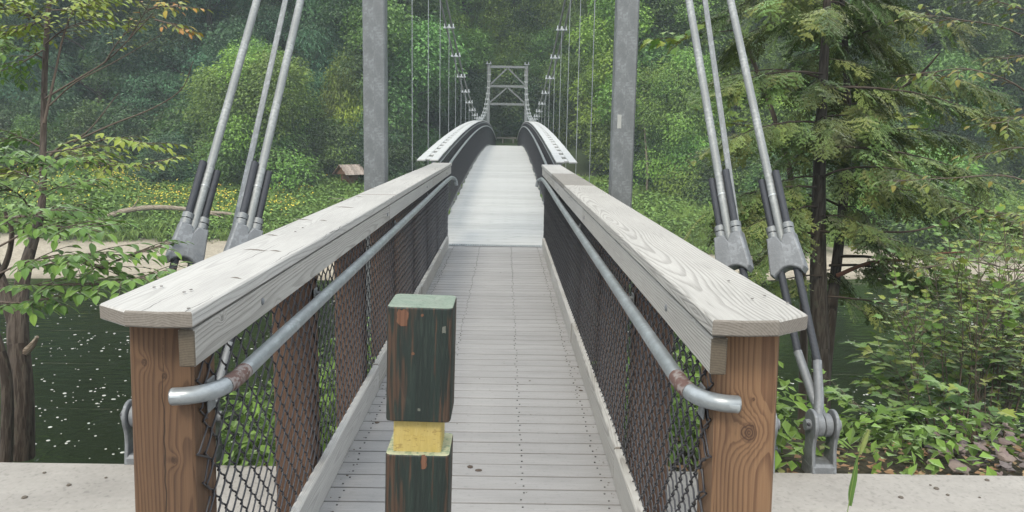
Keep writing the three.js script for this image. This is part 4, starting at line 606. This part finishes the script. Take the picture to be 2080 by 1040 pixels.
class Plant {
  constructor(root, seed, shape) { this.root = root; this.r = rng(seed); this.shape = shape; this.leaves = []; }
  local(p) { return p.clone().sub(this.root.position); }
  stem(name, pts, radii, mat, n = 14, sides = 7) { const c = curve(pts, n), R = c.map((_, i) => { const t = i / n * (radii.length - 1), k = Math.min(radii.length - 2, Math.floor(t)); return lerp(radii[k], radii[k + 1], t - k); }); part(this.root, name, limb(c.map((p) => this.local(p)), R, sides), mat); return c; }
  leaf(p, dir, size, col) {
    const r = this.r, d = dir.clone().normalize(), side = V().crossVectors(d, V((r() - 0.5) * 0.7, 1, (r() - 0.5) * 0.7)).normalize(), up = V().crossVectors(side, d).negate();
    if (up.y < 0) { up.negate(); side.negate(); }
    const m = new THREE.Matrix4().makeBasis(V().crossVectors(up, d), up, d).scale(V(size, size, size)).setPosition(this.local(p)); this.leaves.push([m, col, p.distanceTo(camera.position), (r() * 3) | 0]);
  }
  // leaves in two ranks along a twig
  twig(a, b, size, colors, step, mat = mTwig, rad = 0.0035, sag = 0.06) {
    const r = this.r, L = a.distanceTo(b), mid = a.clone().lerp(b, 0.55).add(V(0, sag * L, 0)), c = new THREE.QuadraticBezierCurve3(a, mid, b).getPoints(6); part(this.root, 'twig', limb(c.map((p) => this.local(p)), c.map((_, i) => rad * (1 - 0.12 * i)), 4, false), mat);
    const n = Math.max(2, Math.round(L / step)), d = b.clone().sub(a).normalize(), s = V().crossVectors(d, YAX).normalize();
    for (let i = 1; i <= n; i++) { const t = i / n, k = t * 6, j = Math.min(5, Math.floor(k)), p = c[j].clone().lerp(c[j + 1], k - j), sd = i === n ? 0 : (i % 2 ? 1 : -1), dir = d.clone().multiplyScalar(0.75).addScaledVector(s, sd * (0.7 + 0.4 * r())).add(V(0, -0.15 - 0.35 * r(), 0)); this.leaf(p, dir, size * (0.7 + 0.5 * r()), colors[(r() * colors.length) | 0]); }
  }
  // a bough along points, with twigs to both sides near its plane
  bough(pts, rad, tw, size, colors, step, o = {}) {
    const r = this.r, c = this.stem(o.name ?? 'branch', pts, [rad, rad * 0.6, rad * 0.25], o.mat ?? mTwig, 12, 5), n = o.n ?? 9;
    for (let i = 0; i < n; i++) { const t = lerp(o.from ?? 0.2, 1, (i + 0.5) / n), k = t * 12, j = Math.min(11, Math.floor(k)), p = c[j].clone().lerp(c[j + 1], k - j), d = c[j + 1].clone().sub(c[j]).normalize(), s = V().crossVectors(d, YAX).normalize().multiplyScalar(i % 2 ? 1 : -1), e = p.clone().addScaledVector(d, tw * (0.5 + 0.4 * r())).addScaledVector(s, tw * (0.35 + 0.6 * r())).add(V(0, tw * ((o.rise ?? 0) + (r() - 0.5) * 0.5), 0)); this.twig(p, e, size, colors, step, o.mat ?? mTwig); }
    const e = c[12], d = e.clone().sub(c[10]).normalize(); this.twig(c[11], e.clone().addScaledVector(d, tw * 0.6), size, colors, step, o.mat ?? mTwig);
  }
  finish(count, mats) { // the leaves that show largest are parts of their own
    const sh = leafShapes[this.shape], vis = this.leaves.map((l) => { const p = V().setFromMatrixPosition(l[0]).add(this.root.position), v = p.clone().sub(camera.position), z = v.dot(FWD), x = v.dot(RIGHT) / z * FPX, y = v.dot(UPV) / z * FPX; return [l, Math.abs(x) < 1040 && Math.abs(y) < 520 ? l[2] : 99 + l[2]]; }).sort((a, b) => a[1] - b[1]);
    const M = [], C = [], cache = {};
    vis.forEach(([l], i) => { if (i < count) { const key = l[1].getHexString(); const mat = cache[key] ??= glowLeaf(l[1]); const m = part(this.root, 'leaf', sh[l[3]], mat); l[0].decompose(m.position, m.quaternion, m.scale); } else { M.push(l[0]); C.push(l[1]); } });
    if (M.length) inst(this.root, 'foliage', sh[0], glowLeaf(0xffffff), M, C);
    return this.leaves.length;
  }
}
const pal = (list) => list.map((c) => lin(c[0] * 1.15, c[1] * 1.2, c[2] * 0.72));
const LG = pal([[0.085, 0.16, 0.035], [0.065, 0.135, 0.032], [0.105, 0.185, 0.045], [0.05, 0.105, 0.028]]), LY = pal([[0.16, 0.215, 0.045], [0.20, 0.24, 0.05], [0.125, 0.185, 0.04], [0.17, 0.2, 0.04]]), LO = pal([[0.30, 0.15, 0.04], [0.25, 0.19, 0.045], [0.27, 0.13, 0.045], [0.2, 0.2, 0.05], [0.17, 0.19, 0.05], [0.15, 0.18, 0.045]]), LD = pal([[0.03, 0.065, 0.02], [0.045, 0.09, 0.026], [0.06, 0.115, 0.03]]), LM = pal([[0.06, 0.125, 0.03], [0.085, 0.165, 0.035], [0.045, 0.10, 0.026], [0.12, 0.2, 0.04]]);
{ // leafy sapling on the near bank, left
  const base = at(47, 945, 5.6).setY(-0.9), t = thing('leafy_sapling', 'slender forked sapling with yellow-green leaves and orange tips at the left edge', 'tree', base), p = new Plant(t, 801, 'ovate');
  p.stem('trunk', [base, at(45, 800, 5.6), at(36, 660, 5.7), at(48, 560, 6.0), at(84, 420, 6.6), at(88, 280, 7.0), at(92, 120, 7.4), at(104, -60, 7.8)], [0.082, 0.076, 0.07, 0.048, 0.03, 0.026, 0.024, 0.02], mBarkDark, 40, 10);
  p.stem('trunk', [at(34, 660, 5.7), at(12, 600, 5.8), at(-30, 480, 6.0)], [0.06, 0.045, 0.03], mBarkDark, 12, 8);
  p.stem('broken_stub', [at(52, 715, 5.62), at(66, 700, 5.6), at(76, 684, 5.58)], [0.03, 0.022, 0.012], mBarkPale, 6, 7);
  // bare limbs
  p.stem('limb', [at(90, 250, 7.0), at(112, 150, 7.1), at(130, 70, 7.2), at(165, -20, 7.3)], [0.014, 0.010, 0.008, 0.005], mTwig, 14, 6);
  p.stem('limb', [at(92, 200, 7.1), at(150, 165, 6.9), at(215, 125, 6.8), at(262, 80, 6.7), at(312, 26, 6.6)], [0.010, 0.007, 0.005, 0.004], mTwig, 14, 5);
  p.stem('limb', [at(100, 215, 7), at(150, 170, 7), at(225, 130, 6.9), at(330, 70, 6.8)], [0.008, 0.006, 0.004, 0.003], mTwig, 14, 5);
  p.stem('limb', [at(150, 288, 6.6), at(230, 252, 6.5), at(310, 220, 6.4), at(370, 180, 6.3), at(392, 125, 6.2)], [0.008, 0.006, 0.004, 0.003], mTwig, 14, 5);
  p.stem('limb', [at(88, 330, 6.9), at(120, 300, 6.9), at(175, 270, 6.8), at(240, 190, 6.8)], [0.014, 0.01, 0.006, 0.003], mTwig, 12, 5);
  // sprays of leaves
  for (const [pts, n, col, size, tw] of [
    [[[95, 310, 6.8], [160, 300, 6.5], [230, 280, 6.3], [300, 292, 6.2]], 9, LY, 0.10, 0.32], [[[90, 340, 6.7], [180, 330, 6.4], [260, 338, 6.2], [320, 330, 6.1]], 8, LY, 0.095, 0.26], [[[80, 350, 6.6], [110, 330, 6.4], [170, 320, 6.2]], 9, LG, 0.11, 0.36], [[[60, 360, 6.4], [40, 330, 6.2], [0, 320, 6.0]], 9, LG, 0.11, 0.36], [[[60, 420, 6.3], [30, 390, 6.1], [-20, 380, 6]], 8, LG, 0.11, 0.36], [[[70, 400, 6.3], [120, 380, 6.0], [170, 370, 5.9]], 8, LG, 0.11, 0.34],
    [[[92, 60, 7.4], [60, 30, 7.2], [10, 20, 7]], 10, LY, 0.1, 0.45], [[[92, 90, 7.4], [130, 60, 7.2], [180, 40, 7.1]], 6, LY, 0.1, 0.4], [[[100, 10, 7.6], [140, -10, 7.4], [200, -10, 7.2]], 8, LY, 0.1, 0.45], [[[90, 120, 7.4], [50, 100, 7.2], [0, 95, 7]], 9, LG, 0.1, 0.45], [[[60, 40, 7.4], [20, -10, 7.2], [-30, -20, 7]], 9, LY, 0.1, 0.45],
    [[[92, 30, 8.2], [50, 60, 8.4], [-10, 70, 8.6]], 12, LY, 0.11, 0.5], [[[95, 0, 8.2], [60, -20, 8.4], [0, -20, 8.6]], 12, LY, 0.11, 0.5], [[[95, 20, 8], [140, 20, 8.1], [190, 10, 8.2]], 10, LY, 0.11, 0.5], [[[90, 100, 8], [40, 130, 8.2], [-10, 150, 8.4]], 8, LG, 0.11, 0.5], [[[85, 300, 7.4], [40, 280, 7.5], [-10, 290, 7.6]], 9, LG, 0.11, 0.4], [[[85, 380, 7.2], [40, 350, 7.3], [-10, 340, 7.4]], 10, LY, 0.11, 0.4], [[[95, 330, 7.2], [140, 310, 7.2], [190, 320, 7.2]], 10, LY, 0.1, 0.36], [[[85, 440, 6.8], [130, 420, 6.8], [160, 430, 6.7]], 9, LG, 0.1, 0.34], [[[70, 460, 6.6], [30, 450, 6.6], [-20, 460, 6.6]], 10, LG, 0.1, 0.36],
    [[[262, 80, 6.7], [280, 50, 6.7], [300, 14, 6.6]], 3, LO, 0.085, 0.2], [[[300, 20, 6.6], [330, 12, 6.6], [372, 15, 6.5]], 6, LO, 0.085, 0.2], [[[315, 40, 6.6], [345, 48, 6.5], [375, 58, 6.5]], 5, LO, 0.09, 0.16], [[[215, 125, 6.8], [240, 85, 6.7], [262, 60, 6.7]], 4, LY, 0.08, 0.18],
  ]) p.bough(pts.map((q) => at(...q)), 0.008, tw * 0.9, size * 0.74, col, 0.05, { n: Math.round(n * 1.9), rise: -0.05 });
  console.log('sapling leaves', p.finish(290));
}
{ // big-leaved branches low at the left, of a second stem at the frame's edge
  const base = at(10, 960, 5.1).setY(-0.8), t = thing('leaning_stem', 'low dark stem with long drooping green leaf sprays over the river at the left edge', 'tree', base), p = new Plant(t, 803, 'ovate');
  p.stem('trunk', [base, at(14, 900, 5.1), at(12, 760, 5.1), at(-6, 690, 5.1), at(-40, 600, 5.1)], [0.042, 0.04, 0.036, 0.03, 0.025], mBarkDark, 20, 8);
  p.stem('limb', [at(-40, 600, 5.1), at(10, 540, 5.0), at(24, 470, 5), at(10, 430, 5)], [0.022, 0.018, 0.014, 0.01], mBarkDark, 14, 6);
  for (const [pts, n, col, size, tw] of [
    [[[-30, 590, 5.1], [60, 580, 4.9], [150, 578, 4.7], [230, 575, 4.6], [318, 560, 4.5]], 16, LG, 0.105, 0.24], [[[-10, 560, 5.0], [60, 530, 4.8], [130, 520, 4.7], [200, 515, 4.6]], 12, LG, 0.105, 0.26], [[[0, 500, 5], [60, 470, 4.9], [120, 460, 4.8], [180, 468, 4.7]], 11, LG, 0.105, 0.26], [[[10, 440, 5], [50, 440, 4.9], [100, 425, 4.8]], 9, LG, 0.105, 0.26], [[[-30, 610, 5], [40, 615, 4.8], [110, 605, 4.7]], 10, LM, 0.1, 0.24], [[[60, 545, 4.9], [150, 530, 4.8], [210, 545, 4.7]], 8, LM, 0.1, 0.22], [[[0, 400, 5], [-20, 390, 5], [-60, 400, 5]], 6, LG, 0.1, 0.3], [[[200, 545, 4.75], [260, 520, 4.7], [325, 500, 4.7]], 9, LM, 0.09, 0.18],
  ]) p.bough(pts.map((q) => at(...q)), 0.007, tw, size * 0.78, col, 0.05, { n: Math.round(n * 1.6), rise: -0.06 });
  console.log('leaning leaves', p.finish(290));
}
{ // maple-like shrub, right
  const base = at(1960, 960, 5.6).setY(-0.7), t = thing('leafy_shrub', 'dense bright green shrub with broad lobed leaves behind the slab, right of the anchor', 'shrub', base), p = new Plant(t, 811, 'lobed'), r = p.r;
  const stems = [[1830, 640], [1880, 620], [1940, 600], [1990, 560], [2040, 590], [2090, 640], [1730, 820], [1800, 780], [1870, 720], [1950, 690], [2030, 700], [1720, 880], [1790, 860], [1860, 830], [1930, 800], [2000, 790], [2070, 800], [1830, 900], [1760, 905], [1900, 890], [1980, 890], [2060, 900], [2090, 740], [1820, 590], [1900, 560], [1960, 545], [2020, 520], [2070, 540], [1860, 660], [1930, 640], [2010, 630], [2060, 690], [1900, 740], [1980, 740], [1790, 730], [1850, 780], [2040, 760], [2040, 470], [2085, 430], [1990, 480], [2080, 490], [1930, 505], [2100, 560], [2030, 560], [1975, 590], [1920, 600]];
  for (const [px, py] of stems) { const D = 5.0 + 1.4 * r() + (880 - py) * 0.0012, e = at(px, py, D), s = at(lerp(px, 1940, 0.35), 960, 5.5).setY(-0.7 + 0.1 * r()), m = s.clone().lerp(e, 0.6).add(V((r() - 0.5) * 0.2, 0.05, (r() - 0.5) * 0.2)); const c = px > 1900 && py < 700 ? [LM[1], LM[3], LY[2], LY[3]] : py < 820 ? [...LM, LY[2], LY[3]] : [...LM, ...LG]; p.bough([s, m, e], 0.006, 0.27, py < 680 ? 0.058 : 0.07 + 0.03 * r(), c, 0.075, { n: 10, from: 0.3, rise: 0.05 }); }
  console.log('shrub leaves', p.finish(295));
}
{ // small-leaved overhanging branches, upper right edge
  const base = at(2200, 1000, 6.4).setY(-0.7), t = thing('overhanging_tree', 'tree outside the right edge whose olive leaf sprays hang in front of the wood', 'tree', base), p = new Plant(t, 815, 'ovate');
  p.stem('trunk', [base, at(2190, 600, 6.5), at(2160, 300, 6.8), at(2140, 0, 7), at(2120, -200, 7.2)], [0.09, 0.08, 0.065, 0.05, 0.04], mBarkDark, 20, 8);
  const OL = pal([[0.085, 0.125, 0.03], [0.12, 0.15, 0.035], [0.065, 0.105, 0.026], [0.15, 0.13, 0.035]]);
  for (const [pts, n, tw] of [[[[2150, 250, 6.8], [2060, 170, 6.6], [1960, 140, 6.5], [1870, 150, 6.4]], 10, 0.3], [[[2150, 120, 7], [2050, 60, 6.8], [1950, 40, 6.6], [1880, 30, 6.5]], 11, 0.32], [[[2150, 40, 7], [2080, 20, 6.8], [1990, -10, 6.7]], 9, 0.32], [[[2160, 330, 6.8], [2070, 300, 6.7], [1980, 320, 6.6]], 7, 0.26], [[[2170, 420, 6.6], [2060, 360, 6.5], [1930, 362, 6.4], [1810, 368, 6.3]], 9, 0.2], [[[2170, 480, 6.6], [2080, 440, 6.4], [2000, 430, 6.3]], 10, 0.3], [[[2170, 520, 6.5], [2080, 500, 6.3], [1990, 490, 6.2]], 10, 0.3], [[[2150, 200, 6.9], [2090, 230, 6.7], [2030, 250, 6.6]], 8, 0.3], [[[2160, 560, 6.4], [2070, 550, 6.2], [1960, 530, 6.1], [1880, 545, 6.0]], 11, 0.26], [[[2150, 90, 7], [2090, 110, 6.8], [2040, 120, 6.7]], 7, 0.3]]) p.bough(pts.map((q) => at(...q)), 0.009, tw, 0.07, OL, 0.06, { n, rise: -0.08, mat: mTwig });
  console.log('overhang leaves', p.finish(200));
}
{ // dark conifer behind the right anchors: two trunks, flat drooping sprays
  const makeSpray = (seed) => { // an open, ragged fan of needle-lined twigs along +z, drooping
    const q = rng(seed), pos = [], bar = (a, b, w) => { const d = b.clone().sub(a), s = V(d.z, (q() - 0.5) * 0.5 * d.length(), -d.x).normalize().multiplyScalar(w); for (const p of [a, a.clone().lerp(b, 0.5).sub(s), b, a, b, a.clone().lerp(b, 0.5).add(s)]) pos.push(p.x, p.y, p.z); };
    const at_ = (t) => V(0.06 * Math.sin(3 * t), -0.3 * t * t, t); for (let i = 0; i < 4; i++) bar(at_(i / 4), at_((i + 1) / 4), 0.012);
    for (let i = 1; i < 10; i++) { const t = (i + 0.5 * q()) / 10, l = 0.5 * Math.sin(Math.PI * (0.25 + 0.7 * t)) * (0.5 + 0.7 * q()); for (const s of [-1, 1]) { if (q() < 0.18) continue; const a = at_(t), b = a.clone().add(V(s * l * (0.5 + 0.4 * q()), -0.35 * l * q(), l * (0.5 + 0.5 * q()))), n = 5; for (let k = 0; k < n; k++) { const c = a.clone().lerp(b, (k + 0.2 + 0.6 * q()) / n), ll = l * (0.2 + 0.16 * q()) * (1 - 0.1 * k); for (const u of [-1, 1]) if (q() < 0.85) { const an = Math.atan2(s, 1) + u * (0.4 + 0.5 * q()); bar(c, c.clone().add(V(Math.sin(an) * ll, -0.03 - 0.09 * q() * ll * 3, Math.cos(an) * ll)), 0.018 + 0.012 * q()); } } bar(a, b, 0.008); } }
    const g = new THREE.BufferGeometry(); g.setAttribute('position', new THREE.Float32BufferAttribute(pos, 3)); g.computeVertexNormals(); return g;
  };
  const base = at(1668, 900, 7.6).setY(-2.2), t = thing('dark_conifer', 'dark two-trunked conifer with drooping flat sprays behind the right anchors', 'conifer', base), r = rng(823), L = (v) => v.clone().sub(base), mN = glowLeaf(0xffffff), M = [], C = [];
  const mBarkCon = withTex(tBark, 0.008, { roughness: 0.95, color: lin(0.42, 0.42, 0.42) }), trunks = [[base, at(1668, 780, 7.6), at(1662, 560, 7.7), at(1664, 360, 7.8), at(1672, 160, 7.9), at(1682, -40, 8), at(1690, -320, 8.1)], [at(1672, 800, 7.7), at(1692, 600, 7.8), at(1712, 420, 8.1), at(1722, 250, 8.3), at(1716, 80, 8.5), at(1706, -80, 8.6), at(1700, -300, 8.7)]];
  const rad = [[0.105, 0.092, 0.08, 0.062, 0.046, 0.034, 0.02], [0.06, 0.054, 0.046, 0.038, 0.032, 0.026, 0.015]], cs = [];
  trunks.forEach((pts, i) => { const c = curve(pts, 30), R = c.map((_, k) => { const u = k / 30 * 6, j = Math.min(5, Math.floor(u)); return lerp(rad[i][j], rad[i][j + 1], u - j); }); part(t, 'trunk', limb(c.map(L), R, 10), mBarkCon); cs.push(c); });
  const addBranch = (a, dirAz, len, rise, droop, dens = 1, tone = 1) => {
    const d = V(Math.cos(dirAz), 0, Math.sin(dirAz)), pts = []; for (let k = 0; k <= 6; k++) { const u = k / 6; pts.push(a.clone().addScaledVector(d, len * u).add(V((r() - 0.5) * 0.06, rise * len * u - droop * len * u * u, (r() - 0.5) * 0.06))); }
    part(t, 'branch', limb(pts.map(L), pts.map((_, k) => 0.022 * (len / 2) * (1 - 0.15 * k)), 5), mBarkDark);
    const n = Math.round(len * 27 * dens);
    for (let i = 0; i < n; i++) { const u = lerp(0.16, 1, (i + r()) / n), j = Math.min(5, Math.floor(u * 6)), p = pts[j].clone().lerp(pts[j + 1], u * 6 - j), s = i % 2 ? 1 : -1, yaw = Math.atan2(d.x, d.z) + s * (0.35 + 0.75 * r()) * (1 - 0.5 * u); const e = new THREE.Euler(0.1 + 0.8 * r(), yaw, (r() - 0.5) * 0.9, 'YXZ'); M.push(TM(L(p), new THREE.Quaternion().setFromEuler(e), 0.18 + 0.2 * r())); const k = tone * (0.4 + 0.8 * r()); C.push(lin(0.115 * k * (0.8 + 0.5 * r()), 0.175 * k, 0.038 * k)); }
  };
  for (let i = 0; i < 60; i++) { const c = cs[i % 2], u = lerp(0.32, 0.98, Math.pow((i + r()) / 60, 0.9)), k = Math.min(29, Math.floor(u * 30)), a = c[k]; addBranch(a, i * 2.4 + r(), lerp(1.4, 1.0, u) * (0.4 + 0.7 * r()), 0.1 + 0.35 * r(), 0.3 + 0.3 * r(), 1, 0.8 + 0.4 * r()); }
  for (const [px, py, D, az, len] of [[1690, 540, 7.7, 0.1, 1.3], [1668, 470, 7.6, 0.6, 1.2], [1665, 420, 7.7, 2.6, 1.0], [1660, 380, 7.7, 2.9, 1.1], [1700, 520, 7.7, 0.35, 1.5], [1668, 300, 7.7, 0.5, 1.4], [1665, 250, 7.7, 2.7, 1.2], [1672, 180, 7.8, 0.3, 1.5], [1672, 150, 7.8, 2.8, 1.2], [1664, 560, 7.6, 2.9, 0.8], [1710, 380, 7.9, 0.2, 1.5]]) addBranch(at(px, py, D), az, len, 0.1, 0.28, 1.3, 1.25);
  for (const v of [0, 1, 2, 3]) inst(t, 'foliage', makeSpray(821 + v), mN, M.filter((_, i) => i % 4 === v), C.filter((_, i) => i % 4 === v));
  part(t, 'bare_limb', limb(curve([at(1700, 560, 7.75), at(1760, 536, 7.6), at(1830, 528, 7.5), at(1905, 515, 7.4), at(1960, 512, 7.3)].map(L), 16), [...Array(17)].map((_, i) => 0.022 - 0.001 * i), 6), mTwigRed);
  part(t, 'bare_limb', limb(curve([at(1722, 252, 8.2), at(1790, 205, 8), at(1870, 150, 7.9), at(1908, 108, 7.8)].map(L), 12), [...Array(13)].map((_, i) => 0.026 - 0.0016 * i), 6), mBarkDark);
  part(t, 'bare_limb', limb(curve([at(1765, 470, 7.6), at(1850, 470, 7.4), at(1940, 445, 7.3), at(2010, 400, 7.2)].map(L), 12), [...Array(13)].map((_, i) => 0.013 - 0.0008 * i), 5), mTwig);
  // broad-leaved twigs showing through the conifer
  const o = thing('oak_sapling', 'bright yellow-green lobed leaf sprigs showing beside and through the dark conifer', 'sapling', at(1640, 800, 8.6).setY(-2.4)), p = new Plant(o, 827, 'lobed'); p.stem('trunk', [o.position.clone(), at(1630, 560, 8.6), at(1600, 330, 8.7), at(1520, 100, 8.9), at(1480, 20, 9)], [0.05, 0.04, 0.03, 0.02, 0.01], mTwig, 20, 6);
  for (const [pts, n] of [[[[1590, 300, 8.7], [1560, 270, 8.6], [1500, 252, 8.5]], 6], [[[1600, 330, 8.7], [1570, 300, 8.5], [1545, 285, 8.5]], 5], [[[1500, 60, 8.9], [1420, 70, 8.8], [1350, 78, 8.7]], 8], [[[1490, 40, 8.9], [1420, 55, 8.8], [1370, 95, 8.7]], 5], [[[1750, 250, 9.2], [1800, 240, 9.1], [1850, 235, 9]], 9], [[[1760, 280, 9.2], [1800, 275, 9.1], [1830, 265, 9]], 7], [[[1650, 60, 9.1], [1670, 55, 9], [1700, 60, 9]], 3]]) p.bough(pts.map((z) => at(...z)), 0.007, 0.26, 0.095, LM.slice(1).concat(LY), 0.1, { n });
  p.finish(200);
}
{ // undergrowth on the near bank, seen past the slab and through the mesh
  const r = rng(831), cl = [clump(832, 22, 0.2, 0.075, 0.024, 0.9, 0), clump(833, 18, 0.2, 0.085, 0.025, 0.7, 0.1)], M = [[], []], C = [[], []];
  for (let i = 0; i < 2600; i++) {
    const D = lerp(4.55, 9.5, Math.pow(r(), 1.2)), x = lerp(-4.6, 5.2, r()); let h = 0.4, keep = 0.25; if (x > -1.0 && x < 0.75) continue;
    if (x < -0.85 && x > -2.3) { keep = 1; h = 0.5 + 0.8 * sstep(5, 7, D); } else if (x > 0.62 && x < 1.7) { keep = 0.8; h = 0.5 + 0.5 * sstep(5, 7, D); } else if (x >= 1.7) { keep = 0.22; h = 0.2; } if (x < -0.395 * D) { keep = 0.03; h = 0.1; }
    if (r() > keep) continue; const k = r() < 0.6 ? 0 : 1, y = groundY(x, D) + h * r(); M[k].push(TM(P3(x, Math.max(y, -0.55 + 0.1 * r()) * (D < 5 ? 1 : 1), D).setY(y), new THREE.Quaternion().setFromEuler(new THREE.Euler((r() - 0.5), r() * 6, (r() - 0.5))), 0.7 + 0.7 * r())); const t = 0.65 + 0.8 * r(); C[k].push(lin(0.12 * t, 0.21 * t, 0.032 * t));
  }
  const g = new THREE.Group(); g.name = 'undergrowth'; g.userData.kind = 'stuff'; tag(g, 'low bright green undergrowth on the bank behind the slab, seen through the mesh', 'undergrowth'); scene.add(g);
  cl.forEach((c, k) => inst(g, 'undergrowth_leaves', c, glowLeaf(0xffffff), M[k], C[k]));
}
{ // foxtail grass by the slab, near the viewer
  const D = 3.0, base = at(1716, 1075, D), g = thing('foxtail_grass', 'single foxtail grass stalk with bristly seed head and one long blade', 'grass stalk', base), L = (v) => v.clone().sub(base), mG = glowLeaf(lin(0.09, 0.18, 0.035)), r = rng(841);
  const st = curve([base, at(1728, 1000, D), at(1740, 940, D), at(1748, 915, D)], 14).map(L); part(g, 'stalk', limb(st, 0.0016, 6), std({ color: lin(0.16, 0.24, 0.06), roughness: 0.8 }));
  const top = L(at(1747, 922, D)), tip = L(at(1765, 874, D)), ax = tip.clone().sub(top), pos = [], core = limb(curve([top, top.clone().lerp(tip, 0.5), tip], 8), [...Array(9)].map((_, i) => 0.0092 * Math.sin(Math.PI * (0.16 + 0.74 * i / 8))), 8);
  for (let i = 0; i < 700; i++) { const t = r(), a = r() * 6.28, c = top.clone().addScaledVector(ax, t), o = V(Math.cos(a), 0.5, Math.sin(a)).normalize(), s = V(-o.z, 0, o.x).multiplyScalar(0.0005), rr = 0.0085 * Math.sin(Math.PI * (0.16 + 0.74 * t)), b = c.clone().addScaledVector(o, rr), e = c.clone().addScaledVector(o, rr + 0.009); for (const v of [b.clone().sub(s), b.clone().add(s), e]) pos.push(v.x, v.y, v.z); }
  const br = new THREE.BufferGeometry(); br.setAttribute('position', new THREE.Float32BufferAttribute(pos, 3)); br.computeVertexNormals();
  const head = part(g, 'seed_head', core, std({ color: lin(0.22, 0.27, 0.085), roughness: 0.9 })); part(head, 'bristles', br, std({ color: lin(0.34, 0.37, 0.16), roughness: 0.9, side: THREE.DoubleSide }));
  const bp = curve([at(1727, 1028, D), at(1729, 1000, D), at(1735, 970, D), at(1741, 925, D)], 10).map(L), bpos = []; for (let i = 0; i < 10; i++) { const w = (t) => 0.0125 * Math.pow(Math.sin(Math.PI * (0.08 + 0.9 * t)), 0.8), q = [bp[i], bp[i + 1]].flatMap((p, k) => [p.clone().add(V(-w((i + k) / 10), 0, 0)), p.clone().add(V(0, 0, -0.004)), p.clone().add(V(w((i + k) / 10), 0, 0.003))]); for (const k of [0, 1, 3, 1, 4, 3, 1, 2, 4, 2, 5, 4]) bpos.push(q[k].x, q[k].y, q[k].z); }
  const bg = new THREE.BufferGeometry(); bg.setAttribute('position', new THREE.Float32BufferAttribute(bpos, 3)); bg.computeVertexNormals(); part(g, 'blade', bg, mG);
}
renderer.render(scene, camera);
